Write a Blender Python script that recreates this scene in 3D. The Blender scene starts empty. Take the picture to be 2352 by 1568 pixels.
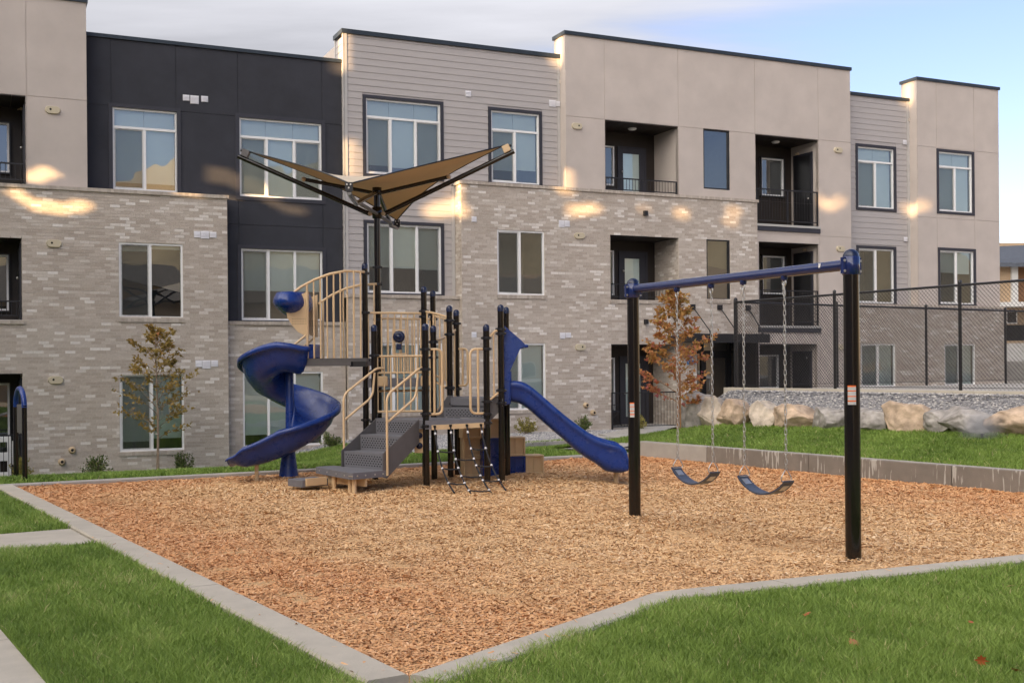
import bpy, math, random
import numpy as np
from mathutils import Vector, Matrix
from mathutils.geometry import delaunay_2d_cdt
random.seed(7); RNG = np.random.default_rng(7)
SC = bpy.context.scene
COL = SC.collection
R = math.radians

# ------------------------------------------------------------------ camera
FPX, ROLL, HOR, CZ = 2650.0, 0.0085, 62.0, 1.6          # focal length and horizon of the photograph in a 2352 px wide frame
cam = bpy.data.cameras.new('camera'); co = bpy.data.objects.new('camera', cam); COL.objects.link(co)
cam.sensor_width = 36.0; cam.lens = 36.0 * FPX / 2352; cam.shift_y = HOR / 2352
cam.clip_start = .05; cam.clip_end = 2000
co.matrix_world = Matrix.Translation((0, 0, CZ)) @ Matrix.Rotation(R(90), 4, 'X') @ Matrix.Rotation(-ROLL, 4, 'Z')
SC.camera = co

# facade frame: s runs along the front of the building, d into it
ANG = math.atan(FPX / 5720.0)
U = Vector((math.cos(ANG), math.sin(ANG), 0)); N = Vector((-math.sin(ANG), math.cos(ANG), 0)); D0 = 29.18

# ------------------------------------------------------------------ sky and sun
SUN_EL, SUN_PHI = 4.5, 30.0                              # low evening sun, from the left along the facade
sun_dir = (-U * math.cos(R(SUN_PHI)) - N * math.sin(R(SUN_PHI))) * math.cos(R(SUN_EL)) + Vector((0, 0, math.sin(R(SUN_EL))))
sun_az = math.atan2(sun_dir.x, sun_dir.y)
W = bpy.data.worlds.new('World'); SC.world = W; W.use_nodes = True
nt = W.node_tree; nt.nodes.clear()
def nd(t, typ, **k):
    n = t.nodes.new(typ)
    for a, b in k.items(): setattr(n, a, b)
    return n
def mathn(t, op, a, b=None, c=None, clamp=False):
    n = nd(t, 'ShaderNodeMath', operation=op, use_clamp=clamp)
    for i, v in enumerate((a, b, c)):
        if v is None: continue
        if isinstance(v, (int, float)): n.inputs[i].default_value = v
        else: t.links.new(v, n.inputs[i])
    return n.outputs[0]
def mixc(t, fac, a, b, mode='MIX'):
    n = nd(t, 'ShaderNodeMix', data_type='RGBA', blend_type=mode)
    for s, v in ((n.inputs[0], fac), (n.inputs[6], a), (n.inputs[7], b)):
        if isinstance(v, (int, float)): s.default_value = v
        elif isinstance(v, tuple): s.default_value = v if len(v) == 4 else (*v, 1)
        else: t.links.new(v, s)
    return n.outputs[2]
sky = nd(nt, 'ShaderNodeTexSky', sky_type='NISHITA', sun_disc=False, sun_elevation=R(SUN_EL), sun_rotation=sun_az,
         altitude=1400, air_density=1.0, dust_density=.5, ozone_density=2.0)
tc = nd(nt, 'ShaderNodeTexCoord')
sep = nd(nt, 'ShaderNodeSeparateXYZ'); nt.links.new(tc.outputs['Generated'], sep.inputs[0])
zz = mathn(nt, 'MAXIMUM', sep.outputs[2], .03)
px = mathn(nt, 'DIVIDE', sep.outputs[0], mathn(nt, 'ADD', zz, .12)); py = mathn(nt, 'DIVIDE', sep.outputs[1], mathn(nt, 'ADD', zz, .12))
cmb = nd(nt, 'ShaderNodeCombineXYZ'); nt.links.new(px, cmb.inputs[0]); nt.links.new(py, cmb.inputs[1])
mp = nd(nt, 'ShaderNodeMapping'); mp.inputs['Scale'].default_value = (.34, 1.25, 1); mp.inputs['Rotation'].default_value = (0, 0, R(-8)); mp.inputs['Location'].default_value = (.8, .3, 0)
nt.links.new(cmb.outputs[0], mp.inputs[0])
n1 = nd(nt, 'ShaderNodeTexNoise'); n1.inputs['Scale'].default_value = 1.1; n1.inputs['Detail'].default_value = 9; n1.inputs['Roughness'].default_value = .55; n1.inputs['Distortion'].default_value = .45
nt.links.new(mp.outputs[0], n1.inputs['Vector'])
mp2 = nd(nt, 'ShaderNodeMapping'); mp2.inputs['Scale'].default_value = (.16, .2, 1); nt.links.new(cmb.outputs[0], mp2.inputs[0])
n2 = nd(nt, 'ShaderNodeTexNoise'); n2.inputs['Scale'].default_value = 1.0; n2.inputs['Detail'].default_value = 2; nt.links.new(mp2.outputs[0], n2.inputs['Vector'])
# a bank of high cloud thickens towards the west (the sun's side) and thins out to the east
west = mathn(nt, 'ADD', mathn(nt, 'MULTIPLY', sep.outputs[0], -1.5), .22)
cov = mathn(nt, 'ADD', mathn(nt, 'ADD', mathn(nt, 'MULTIPLY', n1.outputs[0], 1.5), mathn(nt, 'MULTIPLY', n2.outputs[0], .5)), west)
mr = nd(nt, 'ShaderNodeMapRange', interpolation_type='SMOOTHSTEP'); mr.inputs['From Min'].default_value = .78; mr.inputs['From Max'].default_value = 1.30
nt.links.new(cov, mr.inputs['Value'])
lum = nd(nt, 'ShaderNodeMapRange'); lum.inputs['From Min'].default_value = .3; lum.inputs['From Max'].default_value = .72; lum.inputs['To Min'].default_value = .52; lum.inputs['To Max'].default_value = 1.18
nt.links.new(n1.outputs[0], lum.inputs['Value'])
# the cloud is lit by the low sun: warmer and brighter towards it, cool grey away from it
dt = nd(nt, 'ShaderNodeVectorMath', operation='DOT_PRODUCT'); nt.links.new(tc.outputs['Generated'], dt.inputs[0]); dt.inputs[1].default_value = tuple(sun_dir)
glow = nd(nt, 'ShaderNodeMapRange', interpolation_type='SMOOTHSTEP'); glow.inputs['From Min'].default_value = -.35; glow.inputs['From Max'].default_value = 1.0; nt.links.new(dt.outputs['Value'], glow.inputs['Value'])
CLOUD, CLOUDW = (.86, .85, .89), (6.3, 5.85, 5.35)
ccol = mixc(nt, 1.0, mixc(nt, glow.outputs[0], CLOUD, CLOUDW), lum.outputs[0], 'MULTIPLY')
skyc = mixc(nt, 1.0, sky.outputs[0], (.56, .41, .455), 'MULTIPLY')
fin = mixc(nt, mathn(nt, 'MULTIPLY', mr.outputs[0], .93), skyc, ccol)
bg = nd(nt, 'ShaderNodeBackground'); bg.inputs['Strength'].default_value = .15; nt.links.new(fin, bg.inputs['Color'])
wo = nd(nt, 'ShaderNodeOutputWorld'); nt.links.new(bg.outputs[0], wo.inputs['Surface'])
sl = bpy.data.lights.new('sun', 'SUN'); sl.energy = 3.0; sl.angle = R(.4); sl.color = (1, .64, .30)
so = bpy.data.objects.new('sun', sl); COL.objects.link(so); so.rotation_euler = sun_dir.to_track_quat('Z', 'Y').to_euler()
vs = SC.view_settings; vs.view_transform = 'Standard'; vs.look = 'None'; vs.exposure = 2.6; vs.gamma = 1; vs.use_curve_mapping = False
SC.cycles.use_denoising = True; SC.cycles.max_bounces = 8; SC.cycles.transparent_max_bounces = 16

# ------------------------------------------------------------------ helpers
def tag(o, label=None, cat=None, group=None, kind=None):
    if label: o['label'] = label
    if cat: o['category'] = cat
    if group: o['group'] = group
    if kind: o['kind'] = kind
    return o
def empty(name, loc=(0, 0, 0), rz=0):
    o = bpy.data.objects.new(name, None); COL.objects.link(o); o.location = loc; o.rotation_euler.z = rz; o.empty_display_size = .1
    return o
class MB:
    def __init__(s): s.v = []; s.f = []; s.sm = []
    def face(s, pts, smooth=False):
        i = len(s.v); s.v += [tuple(p) for p in pts]; s.f.append(tuple(range(i, i + len(pts)))); s.sm.append(smooth); return s
    def box(s, x0, x1, y0, y1, z0, z1):
        i = len(s.v)
        s.v += [(x0, y0, z0), (x1, y0, z0), (x1, y1, z0), (x0, y1, z0), (x0, y0, z1), (x1, y0, z1), (x1, y1, z1), (x0, y1, z1)]
        for f in ((0, 3, 2, 1), (4, 5, 6, 7), (0, 1, 5, 4), (1, 2, 6, 5), (2, 3, 7, 6), (3, 0, 4, 7)): s.f.append(tuple(i + k for k in f)); s.sm.append(False)
        return s
    def obox(s, c, ax, ay, az):       # box from a centre and three half-axis vectors
        c, ax, ay, az = map(Vector, (c, ax, ay, az)); i = len(s.v)
        for dz in (-1, 1):
            for dx, dy in ((-1, -1), (1, -1), (1, 1), (-1, 1)): s.v.append(tuple(c + ax * dx + ay * dy + az * dz))
        for f in ((0, 3, 2, 1), (4, 5, 6, 7), (0, 1, 5, 4), (1, 2, 6, 5), (2, 3, 7, 6), (3, 0, 4, 7)): s.f.append(tuple(i + k for k in f)); s.sm.append(False)
        return s
    def prism(s, poly, z0, z1):
        n = len(poly); b = [(p[0], p[1], z0) for p in poly]; t = [(p[0], p[1], z1) for p in poly]
        s.face(b[::-1]); s.face(t)
        for i in range(n): j = (i + 1) % n; s.face((b[i], b[j], t[j], t[i]))
        return s
    def plate(s, poly, off):          # any planar polygon given thickness along off
        off = Vector(off); a = [Vector(p) for p in poly]; b = [p + off for p in a]; n = len(a)
        s.face(a); s.face(b[::-1])
        for i in range(n): j = (i + 1) % n; s.face((a[j], a[i], b[i], b[j]))
        return s
    def tube(s, pts, r, n=8, closed=False, caps=True, rs=None):
        P = [Vector(p) for p in pts]; m = len(P); rings = []
        up = Vector((0, 0, 1)); last = None
        for i in range(m):
            if closed: d = P[(i + 1) % m] - P[i - 1]
            else: d = P[min(i + 1, m - 1)] - P[max(i - 1, 0)]
            d = d.normalized() if d.length > 1e-9 else Vector((0, 0, 1))
            a = (last - d * last.dot(d)) if last is not None else d.cross(up if abs(d.z) < .95 else Vector((1, 0, 0)))
            if a.length < 1e-6: a = d.cross(Vector((1, 0, 0)))
            a.normalize(); b = d.cross(a); last = a
            rr = rs[i] if rs else r; i0 = len(s.v)
            for k in range(n):
                t = 2 * math.pi * k / n; s.v.append(tuple(P[i] + (a * math.cos(t) + b * math.sin(t)) * rr))
            rings.append(i0)
        for i in range(m if closed else m - 1):
            a0, b0 = rings[i], rings[(i + 1) % m]
            for k in range(n): s.f.append((a0 + k, a0 + (k + 1) % n, b0 + (k + 1) % n, b0 + k)); s.sm.append(True)
        if caps and not closed:
            s.face([s.v[rings[0] + k] for k in range(n)][::-1]); s.face([s.v[rings[-1] + k] for k in range(n)])
        return s
    def lathe(s, prof, o=(0, 0, 0), n=16, smooth=True):
        rings = []
        for r, z in prof:
            i0 = len(s.v)
            for k in range(n): t = 2 * math.pi * k / n; s.v.append((o[0] + r * math.cos(t), o[1] + r * math.sin(t), o[2] + z))
            rings.append(i0)
        for a0, b0 in zip(rings, rings[1:]):
            for k in range(n): s.f.append((a0 + k, a0 + (k + 1) % n, b0 + (k + 1) % n, b0 + k)); s.sm.append(smooth)
        return s
    def loft(s, secs, closed=False, caps=False, smooth=True):
        n = len(secs[0]); i0 = len(s.v)
        for sec in secs: s.v += [tuple(p) for p in sec]
        for i in range(len(secs) - 1):
            for k in range(n if closed else n - 1):
                k2 = (k + 1) % n; s.f.append((i0 + i * n + k, i0 + i * n + k2, i0 + (i + 1) * n + k2, i0 + (i + 1) * n + k)); s.sm.append(smooth)
        if caps: s.face(secs[0][::-1]); s.face(secs[-1])
        return s
    def mesh(s, name):
        me = bpy.data.meshes.new(name); me.from_pydata(s.v, [], s.f); me.polygons.foreach_set('use_smooth', s.sm); me.update(); return me
    def build(s, name, mat, parent=None, bevel=0, solid=0, subsurf=0):
        return link(name, s.mesh(name), mat, parent, bevel, solid, subsurf)
def link(name, me, mat, parent=None, bevel=0, solid=0, subsurf=0):
    if mat and not me.materials: me.materials.append(mat)
    o = bpy.data.objects.new(name, me); COL.objects.link(o)
    if parent: o.parent = parent
    if solid: m = o.modifiers.new('solid', 'SOLIDIFY'); m.thickness = solid; m.offset = 0
    if subsurf: m = o.modifiers.new('sub', 'SUBSURF'); m.levels = m.render_levels = subsurf
    if bevel: m = o.modifiers.new('bevel', 'BEVEL'); m.width = bevel; m.segments = 2; m.limit_method = 'ANGLE'; m.angle_limit = R(40)
    return o
def copy_tree(o, parent=None):
    c = o.copy(); COL.objects.link(c); c.parent = parent
    for ch in [x for x in o.children]: copy_tree(ch, c)
    return c
def np_obj(name, V, F, mat, rnd=None, parent=None, smooth=False, col=None):
    k = F.shape[1]; me = bpy.data.meshes.new(name)
    me.vertices.add(len(V)); me.vertices.foreach_set('co', np.ascontiguousarray(V, dtype=np.float32).ravel())
    me.loops.add(F.size); me.loops.foreach_set('vertex_index', np.ascontiguousarray(F, dtype=np.int32).ravel())
    me.polygons.add(len(F)); me.polygons.foreach_set('loop_start', np.arange(len(F), dtype=np.int32) * k)
    me.polygons.foreach_set('use_smooth', np.full(len(F), bool(smooth)))
    if rnd is not None:
        a = me.attributes.new('rnd', 'FLOAT', 'FACE'); a.data.foreach_set('value', np.ascontiguousarray(rnd, dtype=np.float32))
    if col is not None:
        a = me.attributes.new('tint', 'FLOAT', 'FACE'); a.data.foreach_set('value', np.ascontiguousarray(col, dtype=np.float32))
    me.update(calc_edges=True); me.validate()
    return link(name, me, mat, parent)
def sheet(name, poly, zf, mat, step=.5, parent=None):
    """flat-lying ground sheet inside poly, its height given by zf"""
    P = []
    n = len(poly)
    for i in range(n):
        a, b = Vector(poly[i][:2]), Vector(poly[(i + 1) % n][:2]); k = max(1, int((b - a).length / step))
        P += [a.lerp(b, j / k) for j in range(k)]
    m = len(P); edges = [(i, (i + 1) % m) for i in range(m)]
    xs = [p.x for p in P]; ys = [p.y for p in P]
    V = list(P); x = min(xs) + step / 2
    while x < max(xs):
        y = min(ys) + step / 2
        while y < max(ys):
            if inside((x, y), P): V.append(Vector((x, y)))
            y += step
        x += step
    r = delaunay_2d_cdt(V, edges, [], 1, 1e-5)
    me = bpy.data.meshes.new(name); me.from_pydata([(p.x, p.y, zf(p.x, p.y)) for p in r[0]], [], [tuple(f) for f in r[2]])
    me.polygons.foreach_set('use_smooth', [True] * len(me.polygons)); me.update()
    if len(me.polygons) and me.polygons[0].normal.z < 0: me.flip_normals()
    return link(name, me, mat, parent)
def inside(p, poly):
    x, y = p[0], p[1]; c = False; j = len(poly) - 1
    for i in range(len(poly)):
        xi, yi = poly[i][0], poly[i][1]; xj, yj = poly[j][0], poly[j][1]
        if (yi > y) != (yj > y) and x < (xj - xi) * (y - yi) / (yj - yi) + xi: c = not c
        j = i
    return c
def inside_np(X, Y, poly):
    c = np.zeros(len(X), bool); j = len(poly) - 1
    for i in range(len(poly)):
        xi, yi = poly[i][0], poly[i][1]; xj, yj = poly[j][0], poly[j][1]
        if yi != yj:
            c ^= ((yi > Y) != (yj > Y)) & (X < (xj - xi) * (Y - yi) / (yj - yi) + xi)
        j = i
    return c
def offset_line(pts, dist):
    """parallel polyline to the left of pts"""
    out = []
    for i, p in enumerate(pts):
        p = Vector(p[:2]); ds = []
        if i > 0: ds.append((p - Vector(pts[i - 1][:2])).normalized())
        if i < len(pts) - 1: ds.append((Vector(pts[i + 1][:2]) - p).normalized())
        ns = [Vector((-d.y, d.x)) for d in ds]; nn = sum(ns, Vector((0, 0))).normalized()
        out.append(p + nn * dist / max(.4, nn.dot(ns[0])))
    return out

# ------------------------------------------------------------------ materials
MATS = {}
def mat(name, col, rough=.6, metal=0, var=0, vs=6, bump=0, bs=40, spec=.5, rnd=None, ramp=None, objrnd=False, coat=0, trans=0, stretch=None, var2=0, vs2=1.2):
    """procedural surface: base colour broken up by noise, optional per-piece colour from the attribute rnd or the object's random number"""
    if name in MATS: return MATS[name]
    m = bpy.data.materials.new(name); m.use_nodes = True; t = m.node_tree; b = t.nodes['Principled BSDF']
    b.inputs['Roughness'].default_value = rough; b.inputs['Metallic'].default_value = metal; b.inputs['Specular IOR Level'].default_value = spec
    if coat: b.inputs['Coat Weight'].default_value = coat; b.inputs['Coat Roughness'].default_value = .08
    tcn = nd(t, 'ShaderNodeTexCoord'); vec = tcn.outputs['Object']
    if stretch:
        mpn = nd(t, 'ShaderNodeMapping'); mpn.inputs['Scale'].default_value = stretch; t.links.new(vec, mpn.inputs[0]); vec = mpn.outputs[0]
    c = (*col, 1)
    out = None
    if ramp:
        rp = nd(t, 'ShaderNodeValToRGB'); el = rp.color_ramp.elements
        while len(el) < len(ramp): el.new(.5)
        for e, (p, k) in zip(el, ramp): e.position = p; e.color = (*k, 1)
        src = None
        if objrnd: src = nd(t, 'ShaderNodeObjectInfo').outputs['Random']
        else: src = nd(t, 'ShaderNodeAttribute', attribute_name=rnd or 'rnd').outputs['Fac']
        t.links.new(src, rp.inputs[0]); out = rp.outputs[0]
    def vary(out, amount, scale, detail):
        nz = nd(t, 'ShaderNodeTexNoise'); nz.inputs['Scale'].default_value = scale; nz.inputs['Detail'].default_value = detail; nz.inputs['Roughness'].default_value = .62
        t.links.new(vec, nz.inputs['Vector'])
        mrn = nd(t, 'ShaderNodeMapRange'); mrn.inputs['From Min'].default_value = .28; mrn.inputs['From Max'].default_value = .72
        mrn.inputs['To Min'].default_value = 1 - amount; mrn.inputs['To Max'].default_value = 1 + amount; t.links.new(nz.outputs[0], mrn.inputs['Value'])
        return mixc(t, 1.0, out if out is not None else c, mrn.outputs[0], 'MULTIPLY')
    if var: out = vary(out, var, vs, 6)
    if var2: out = vary(out, var2, vs2, 3)
    if out is not None: t.links.new(out, b.inputs['Base Color'])
    else: b.inputs['Base Color'].default_value = c
    if bump:
        nz = nd(t, 'ShaderNodeTexNoise'); nz.inputs['Scale'].default_value = bs; nz.inputs['Detail'].default_value = 5
        t.links.new(vec, nz.inputs['Vector'])
        bp = nd(t, 'ShaderNodeBump'); bp.inputs['Strength'].default_value = bump; bp.inputs['Distance'].default_value = .02
        t.links.new(nz.outputs[0], bp.inputs['Height']); t.links.new(bp.outputs[0], b.inputs['Normal'])
    if trans:
        tr = nd(t, 'ShaderNodeBsdfTranslucent'); mx = nd(t, 'ShaderNodeMixShader'); mx.inputs[0].default_value = trans
        if out is not None: t.links.new(out, tr.inputs[0])
        else: tr.inputs[0].default_value = c
        o = t.nodes['Material Output']; t.links.new(b.outputs[0], mx.inputs[1]); t.links.new(tr.outputs[0], mx.inputs[2]); t.links.new(mx.outputs[0], o.inputs['Surface'])
    MATS[name] = m; return m
def glass_mat(name, tint, refl):
    m = bpy.data.materials.new(name); m.use_nodes = True; t = m.node_tree; t.nodes.remove(t.nodes['Principled BSDF'])
    tr = nd(t, 'ShaderNodeBsdfTransparent'); tr.inputs[0].default_value = (*tint, 1)
    gl = nd(t, 'ShaderNodeBsdfGlossy'); gl.inputs['Roughness'].default_value = .0; gl.inputs[0].default_value = (.93, .97, 1, 1)
    fr = nd(t, 'ShaderNodeFresnel'); fr.inputs[0].default_value = 1.5
    tcn = nd(t, 'ShaderNodeTexCoord'); nz = nd(t, 'ShaderNodeTexNoise'); nz.inputs['Scale'].default_value = 1.3; nz.inputs['Detail'].default_value = 1
    t.links.new(tcn.outputs['Object'], nz.inputs['Vector'])
    bp = nd(t, 'ShaderNodeBump'); bp.inputs['Strength'].default_value = .03; bp.inputs['Distance'].default_value = .1; t.links.new(nz.outputs[0], bp.inputs['Height']); t.links.new(bp.outputs[0], gl.inputs['Normal'])
    fac = mathn(t, 'ADD', fr.outputs[0], refl, clamp=True)
    mx = nd(t, 'ShaderNodeMixShader'); t.links.new(fac, mx.inputs[0]); t.links.new(tr.outputs[0], mx.inputs[1]); t.links.new(gl.outputs[0], mx.inputs[2])
    t.links.new(mx.outputs[0], t.nodes['Material Output'].inputs['Surface']); return m
def screen_mat():
    m = bpy.data.materials.new('insect_screen'); m.use_nodes = True; t = m.node_tree; b = t.nodes['Principled BSDF']
    b.inputs['Base Color'].default_value = (.06, .065, .065, 1); b.inputs['Roughness'].default_value = .7
    tr = nd(t, 'ShaderNodeBsdfTransparent'); mx = nd(t, 'ShaderNodeMixShader'); mx.inputs[0].default_value = .33
    t.links.new(tr.outputs[0], mx.inputs[1]); t.links.new(b.outputs[0], mx.inputs[2]); t.links.new(mx.outputs[0], t.nodes['Material Output'].inputs['Surface']); return m

M_glass = glass_mat('window_glass', (.88, .95, .94), .17)
M_screen = screen_mat()
M_vinyl = mat('white_vinyl', (.78, .77, .76), .4, var=.04)
M_trim = mat('charcoal_trim', (.030, .030, .040), .55, var=.12, vs=9)
M_black = mat('black_paint', (.012, .012, .014), .35, var=.15, vs=12)
M_stucco = mat('warm_grey_stucco', (.50, .438, .395), .9, var=.06, vs=1.4, bump=.25, bs=160, var2=.05, vs2=.35)
M_dark = mat('charcoal_stucco', (.029, .030, .039), .8, var=.16, vs=2.5, bump=.2, bs=160, var2=.12, vs2=.5)
M_siding = mat('grey_lap_siding', (.40, .37, .36), .7, var=.05, vs=3, bump=.1, bs=30, stretch=(1, 1, 6))
M_sidetrim = mat('grey_trim_board', (.44, .42, .405), .7, var=.05, vs=3)
M_coping = mat('slate_metal_coping', (.035, .045, .055), .4, metal=.3, var=.12, vs=3)
M_mortar = mat('mortar', (.52, .455, .39), .95, var=.1, vs=20, bump=.3, bs=90)
BR = [(0, (.425, .36, .305)), (.38, (.475, .41, .35)), (.7, (.52, .455, .395)), (.84, (.565, .505, .445)), (.92, (.64, .585, .53)), (1, (.71, .66, .61))]
M_brickA = mat('brick_faces', (.3, .27, .24), .9, ramp=BR, var=.11, vs=26, bump=.3, bs=120, var2=.07, vs2=.45)
M_brickO = mat('brick_single', (.3, .27, .24), .9, ramp=BR, objrnd=True, var=.11, vs=26, bump=.3, bs=120)
M_ledge = mat('brick_ledge', (.27, .235, .21), .9, rnd='rnd', ramp=[(0, (.38, .325, .275)), (1, (.50, .44, .38))], var=.1, vs=20, bump=.3, bs=90)
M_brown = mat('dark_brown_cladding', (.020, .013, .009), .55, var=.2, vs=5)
M_room = mat('room_wall', (.22, .21, .19), .9, var=.05)
M_blind = mat('roller_shade', (.76, .79, .75), .85, var=.03, vs=2)
M_curtain = mat('curtain', (.50, .47, .38), .9, var=.1, vs=9)
M_slab = mat('balcony_slab', (.42, .41, .39), .85, var=.08, vs=4)
M_iron = mat('black_iron', (.015, .014, .016), .45, var=.1)
M_beigebox = mat('beige_plastic', (.52, .45, .32), .6, var=.04)
M_whitebox = mat('white_plastic', (.70, .69, .72), .55, var=.04)
M_brass = mat('painted_pipe', (.48, .36, .23), .5, var=.15, vs=20)
M_hole = mat('dark_hole', (.01, .01, .01), .9)
M_post = mat('dark_brown_powder_coat', (.0075, .0058, .0050), .15, var=.12, vs=14, spec=.55)
M_clamp = mat('black_clamp', (.006, .006, .009), .3, spec=.6)
M_cap = mat('navy_cap', (.010, .017, .052), .25, var=.1)
M_tan = mat('tan_powder_coat', (.66, .47, .27), .42, var=.05, vs=12)
M_tanpl = mat('tan_plastic', (.62, .44, .25), .5, var=.06, vs=10)
M_blue = mat('blue_plastic', (.008, .036, .20), .25, var=.14, vs=7, spec=.5, bump=.04, bs=30, var2=.15, vs2=1.7)
_t = M_blue.node_tree; _b = _t.nodes['Principled BSDF']                  # dust and scuffs on the moulded plastic
_c = nd(_t, 'ShaderNodeTexCoord'); _n = nd(_t, 'ShaderNodeTexNoise'); _n.inputs['Scale'].default_value = 5; _n.inputs['Detail'].default_value = 8; _n.inputs['Roughness'].default_value = .7; _t.links.new(_c.outputs['Object'], _n.inputs['Vector'])
_r = nd(_t, 'ShaderNodeMapRange'); _r.inputs['From Min'].default_value = .35; _r.inputs['From Max'].default_value = .7; _r.inputs['To Min'].default_value = .16; _r.inputs['To Max'].default_value = .5; _t.links.new(_n.outputs[0], _r.inputs['Value']); _t.links.new(_r.outputs[0], _b.inputs['Roughness'])
_m = nd(_t, 'ShaderNodeMapping'); _m.inputs['Scale'].default_value = (9, 60, 9); _m.inputs['Rotation'].default_value = (.4, .7, .3); _t.links.new(_c.outputs['Object'], _m.inputs[0]); _n2 = nd(_t, 'ShaderNodeTexNoise'); _n2.inputs['Scale'].default_value = 1; _n2.inputs['Detail'].default_value = 4; _t.links.new(_m.outputs[0], _n2.inputs['Vector'])
_r2 = nd(_t, 'ShaderNodeMapRange'); _r2.inputs['From Min'].default_value = .66; _r2.inputs['From Max'].default_value = .76; _r2.inputs['To Max'].default_value = .35; _t.links.new(_n2.outputs[0], _r2.inputs['Value'])
_src = _b.inputs['Base Color'].links[0].from_socket; _t.links.new(mixc(_t, _r2.outputs[0], _src, (.12, .16, .28)), _b.inputs['Base Color'])
M_navy = mat('navy_powder_coat', (.010, .022, .105), .2, var=.1, vs=9, coat=.2)
M_deck = mat('grey_coated_deck', (.145, .145, .162), .55, var=.08, vs=14, bump=.1, bs=150)
M_deckd = mat('grey_steel_deck_edge', (.105, .098, .098), .5, var=.08, vs=10)
M_galv = mat('galvanised_chain', (.55, .54, .52), .38, metal=.85, var=.15, vs=40)
M_bolt = mat('steel_bolt', (.5, .48, .45), .35, metal=.7)
M_rubber = mat('rubber_seat', (.050, .060, .085), .42, var=.1, vs=12)
M_rope = mat('black_rope', (.022, .022, .026), .8, bump=.4, bs=180)
M_white = mat('white_knot', (.72, .71, .72), .5)
M_orange = mat('orange_print', (.72, .14, .02), .5)
M_label = mat('white_sticker', (.62, .61, .60), .45, var=.03)
M_grey_print = mat('grey_print', (.33, .33, .34), .5)
M_concrete = mat('pale_concrete', (.45, .405, .335), .9, var=.08, vs=5, bump=.25, bs=80, var2=.07, vs2=.8)
M_concrete2 = mat('grey_concrete', (.37, .345, .31), .9, var=.1, vs=4, bump=.25, bs=70, var2=.1, vs2=.7)
M_sheetglass = glass_mat('entry_glass', (.62, .55, .45), .24)
M_warmroom = mat('lobby_wall', (.42, .32, .19), .8, var=.1)
M_signblue = mat('blue_sign', (.03, .17, .42), .5, var=.06)
# ------------------------------------------------------------------ ground
def lerp(a, b, t): return a + (b - a) * t
def clamp(x, a=0., b=1.): return max(a, min(b, x))
def sstep(a, b, x): t = clamp((x - a) / (b - a)); return t * t * (3 - 2 * t)
WV = Vector((.5365, -.8439)); VV = Vector((.8439, .5365)); W0 = Vector((2.28, 20.66))   # along / across the retaining wall
def wd(w, d): p = W0 + WV * w + VV * d; return (p.x, p.y)
def to_wd(x, y): r = Vector((x, y)) - W0; return r.dot(WV), r.dot(VV)
def sq(s, q): p = U * s + N * q; return (p.x, p.y)
def to_sq(x, y): return x * U.x + y * U.y, x * N.x + y * N.y
def hnoise(x, y, k=1.0, seed=0.):
    return (math.sin(x * 1.7 * k + 1.3 + seed) * math.cos(y * 2.1 * k + .7 + seed) + .6 * math.sin(x * 3.9 * k + y * 2.7 * k + seed) + .4 * math.sin(y * 6.1 * k - x * 4.3 * k + 2 * seed)) / 2
def z_back(x, y):
    s, q = to_sq(x, y); zb = lerp(-.9, -.2, sstep(5.0, 9.6, s)); return lerp(.03, zb, clamp((q - 18.3) / 10.9))
def z_lawn_r(x, y):
    w, d = to_wd(x, y); z = .25 + .115 * clamp(d, 0, 2.9); return lerp(-.12, z, sstep(-4.5, .2, w)) + .012 * hnoise(x, y)
def z_bank(x, y):
    w, d = to_wd(x, y); return lerp(.42, 1.10, clamp((d - 2.3) / 1.2)) * sstep(-3.2, -1.3, w) - .1 * (1 - sstep(-3.2, -1.3, w))
HOLLOWS = [(1.78, 11.25, .55, .055), (2.28, 10.27, .55, .055), (1.75, 16.3, .5, .05), (-4.2, 16.7, .5, .045), (-.6, 14.9, .6, .03), (-2.3, 14.6, .6, .03)]
MOUNDS = [(1.29, 12.24, .22, .035), (2.76, 9.37, .22, .035), (-2.16, 17.02, .2, .03), (-1.96, 16.42, .2, .03), (-1.17, 15.61, .2, .03), (-.35, 15.82, .22, .035), (-.15, 15.86, .2, .03), (-.90, 16.70, .2, .03), (.1, 16.9, .35, .05), (-3.3, 17.0, .3, .04)]
def z_mulch(x, y):
    z = .014 * hnoise(x, y, 1.1) + .010 * hnoise(x, y, 3.3, 2.)
    for cx, cy, r, h in HOLLOWS: z -= h * math.exp(-((x - cx) ** 2 + (y - cy) ** 2) / (r * r))
    for cx, cy, r, h in MOUNDS: z += h * math.exp(-((x - cx) ** 2 + (y - cy) ** 2) / (r * r))
    return z
def z_flat(v): return lambda x, y: v
def z_lawn(x, y): return .02 + .008 * hnoise(x, y, 1.4)

M_earth = mat('dry_earth', (.16, .13, .09), .95, var=.2, vs=.8)
M_turf = mat('turf_soil', (.17, .225, .055), .95, var=.3, vs=14, var2=.2, vs2=1.5)
M_mulchbase = mat('mulch_base', (.56, .34, .16), .95, var=.45, vs=34, bump=.8, bs=45, var2=.12, vs2=.8)
M_gravelbase = mat('gravel_base', (.22, .215, .22), .95, var=.4, vs=30, bump=.8, bs=35)
def grass_mat():
    return mat('grass_blades', (.05, .1, .02), .55, rnd='rnd', ramp=[(0, (.115, .185, .034)), (.35, (.205, .305, .058)), (.7, (.29, .40, .088)), (.92, (.38, .46, .14)), (1, (.55, .47, .24))], spec=.25, trans=.22)
M_grass = grass_mat()

gme = MB(); gme.face([(-600, -300, -1.15), (700, -300, -1.15), (700, 900, -1.15), (-600, 900, -1.15)])
tag(gme.build('ground', M_earth), kind='structure')

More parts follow.
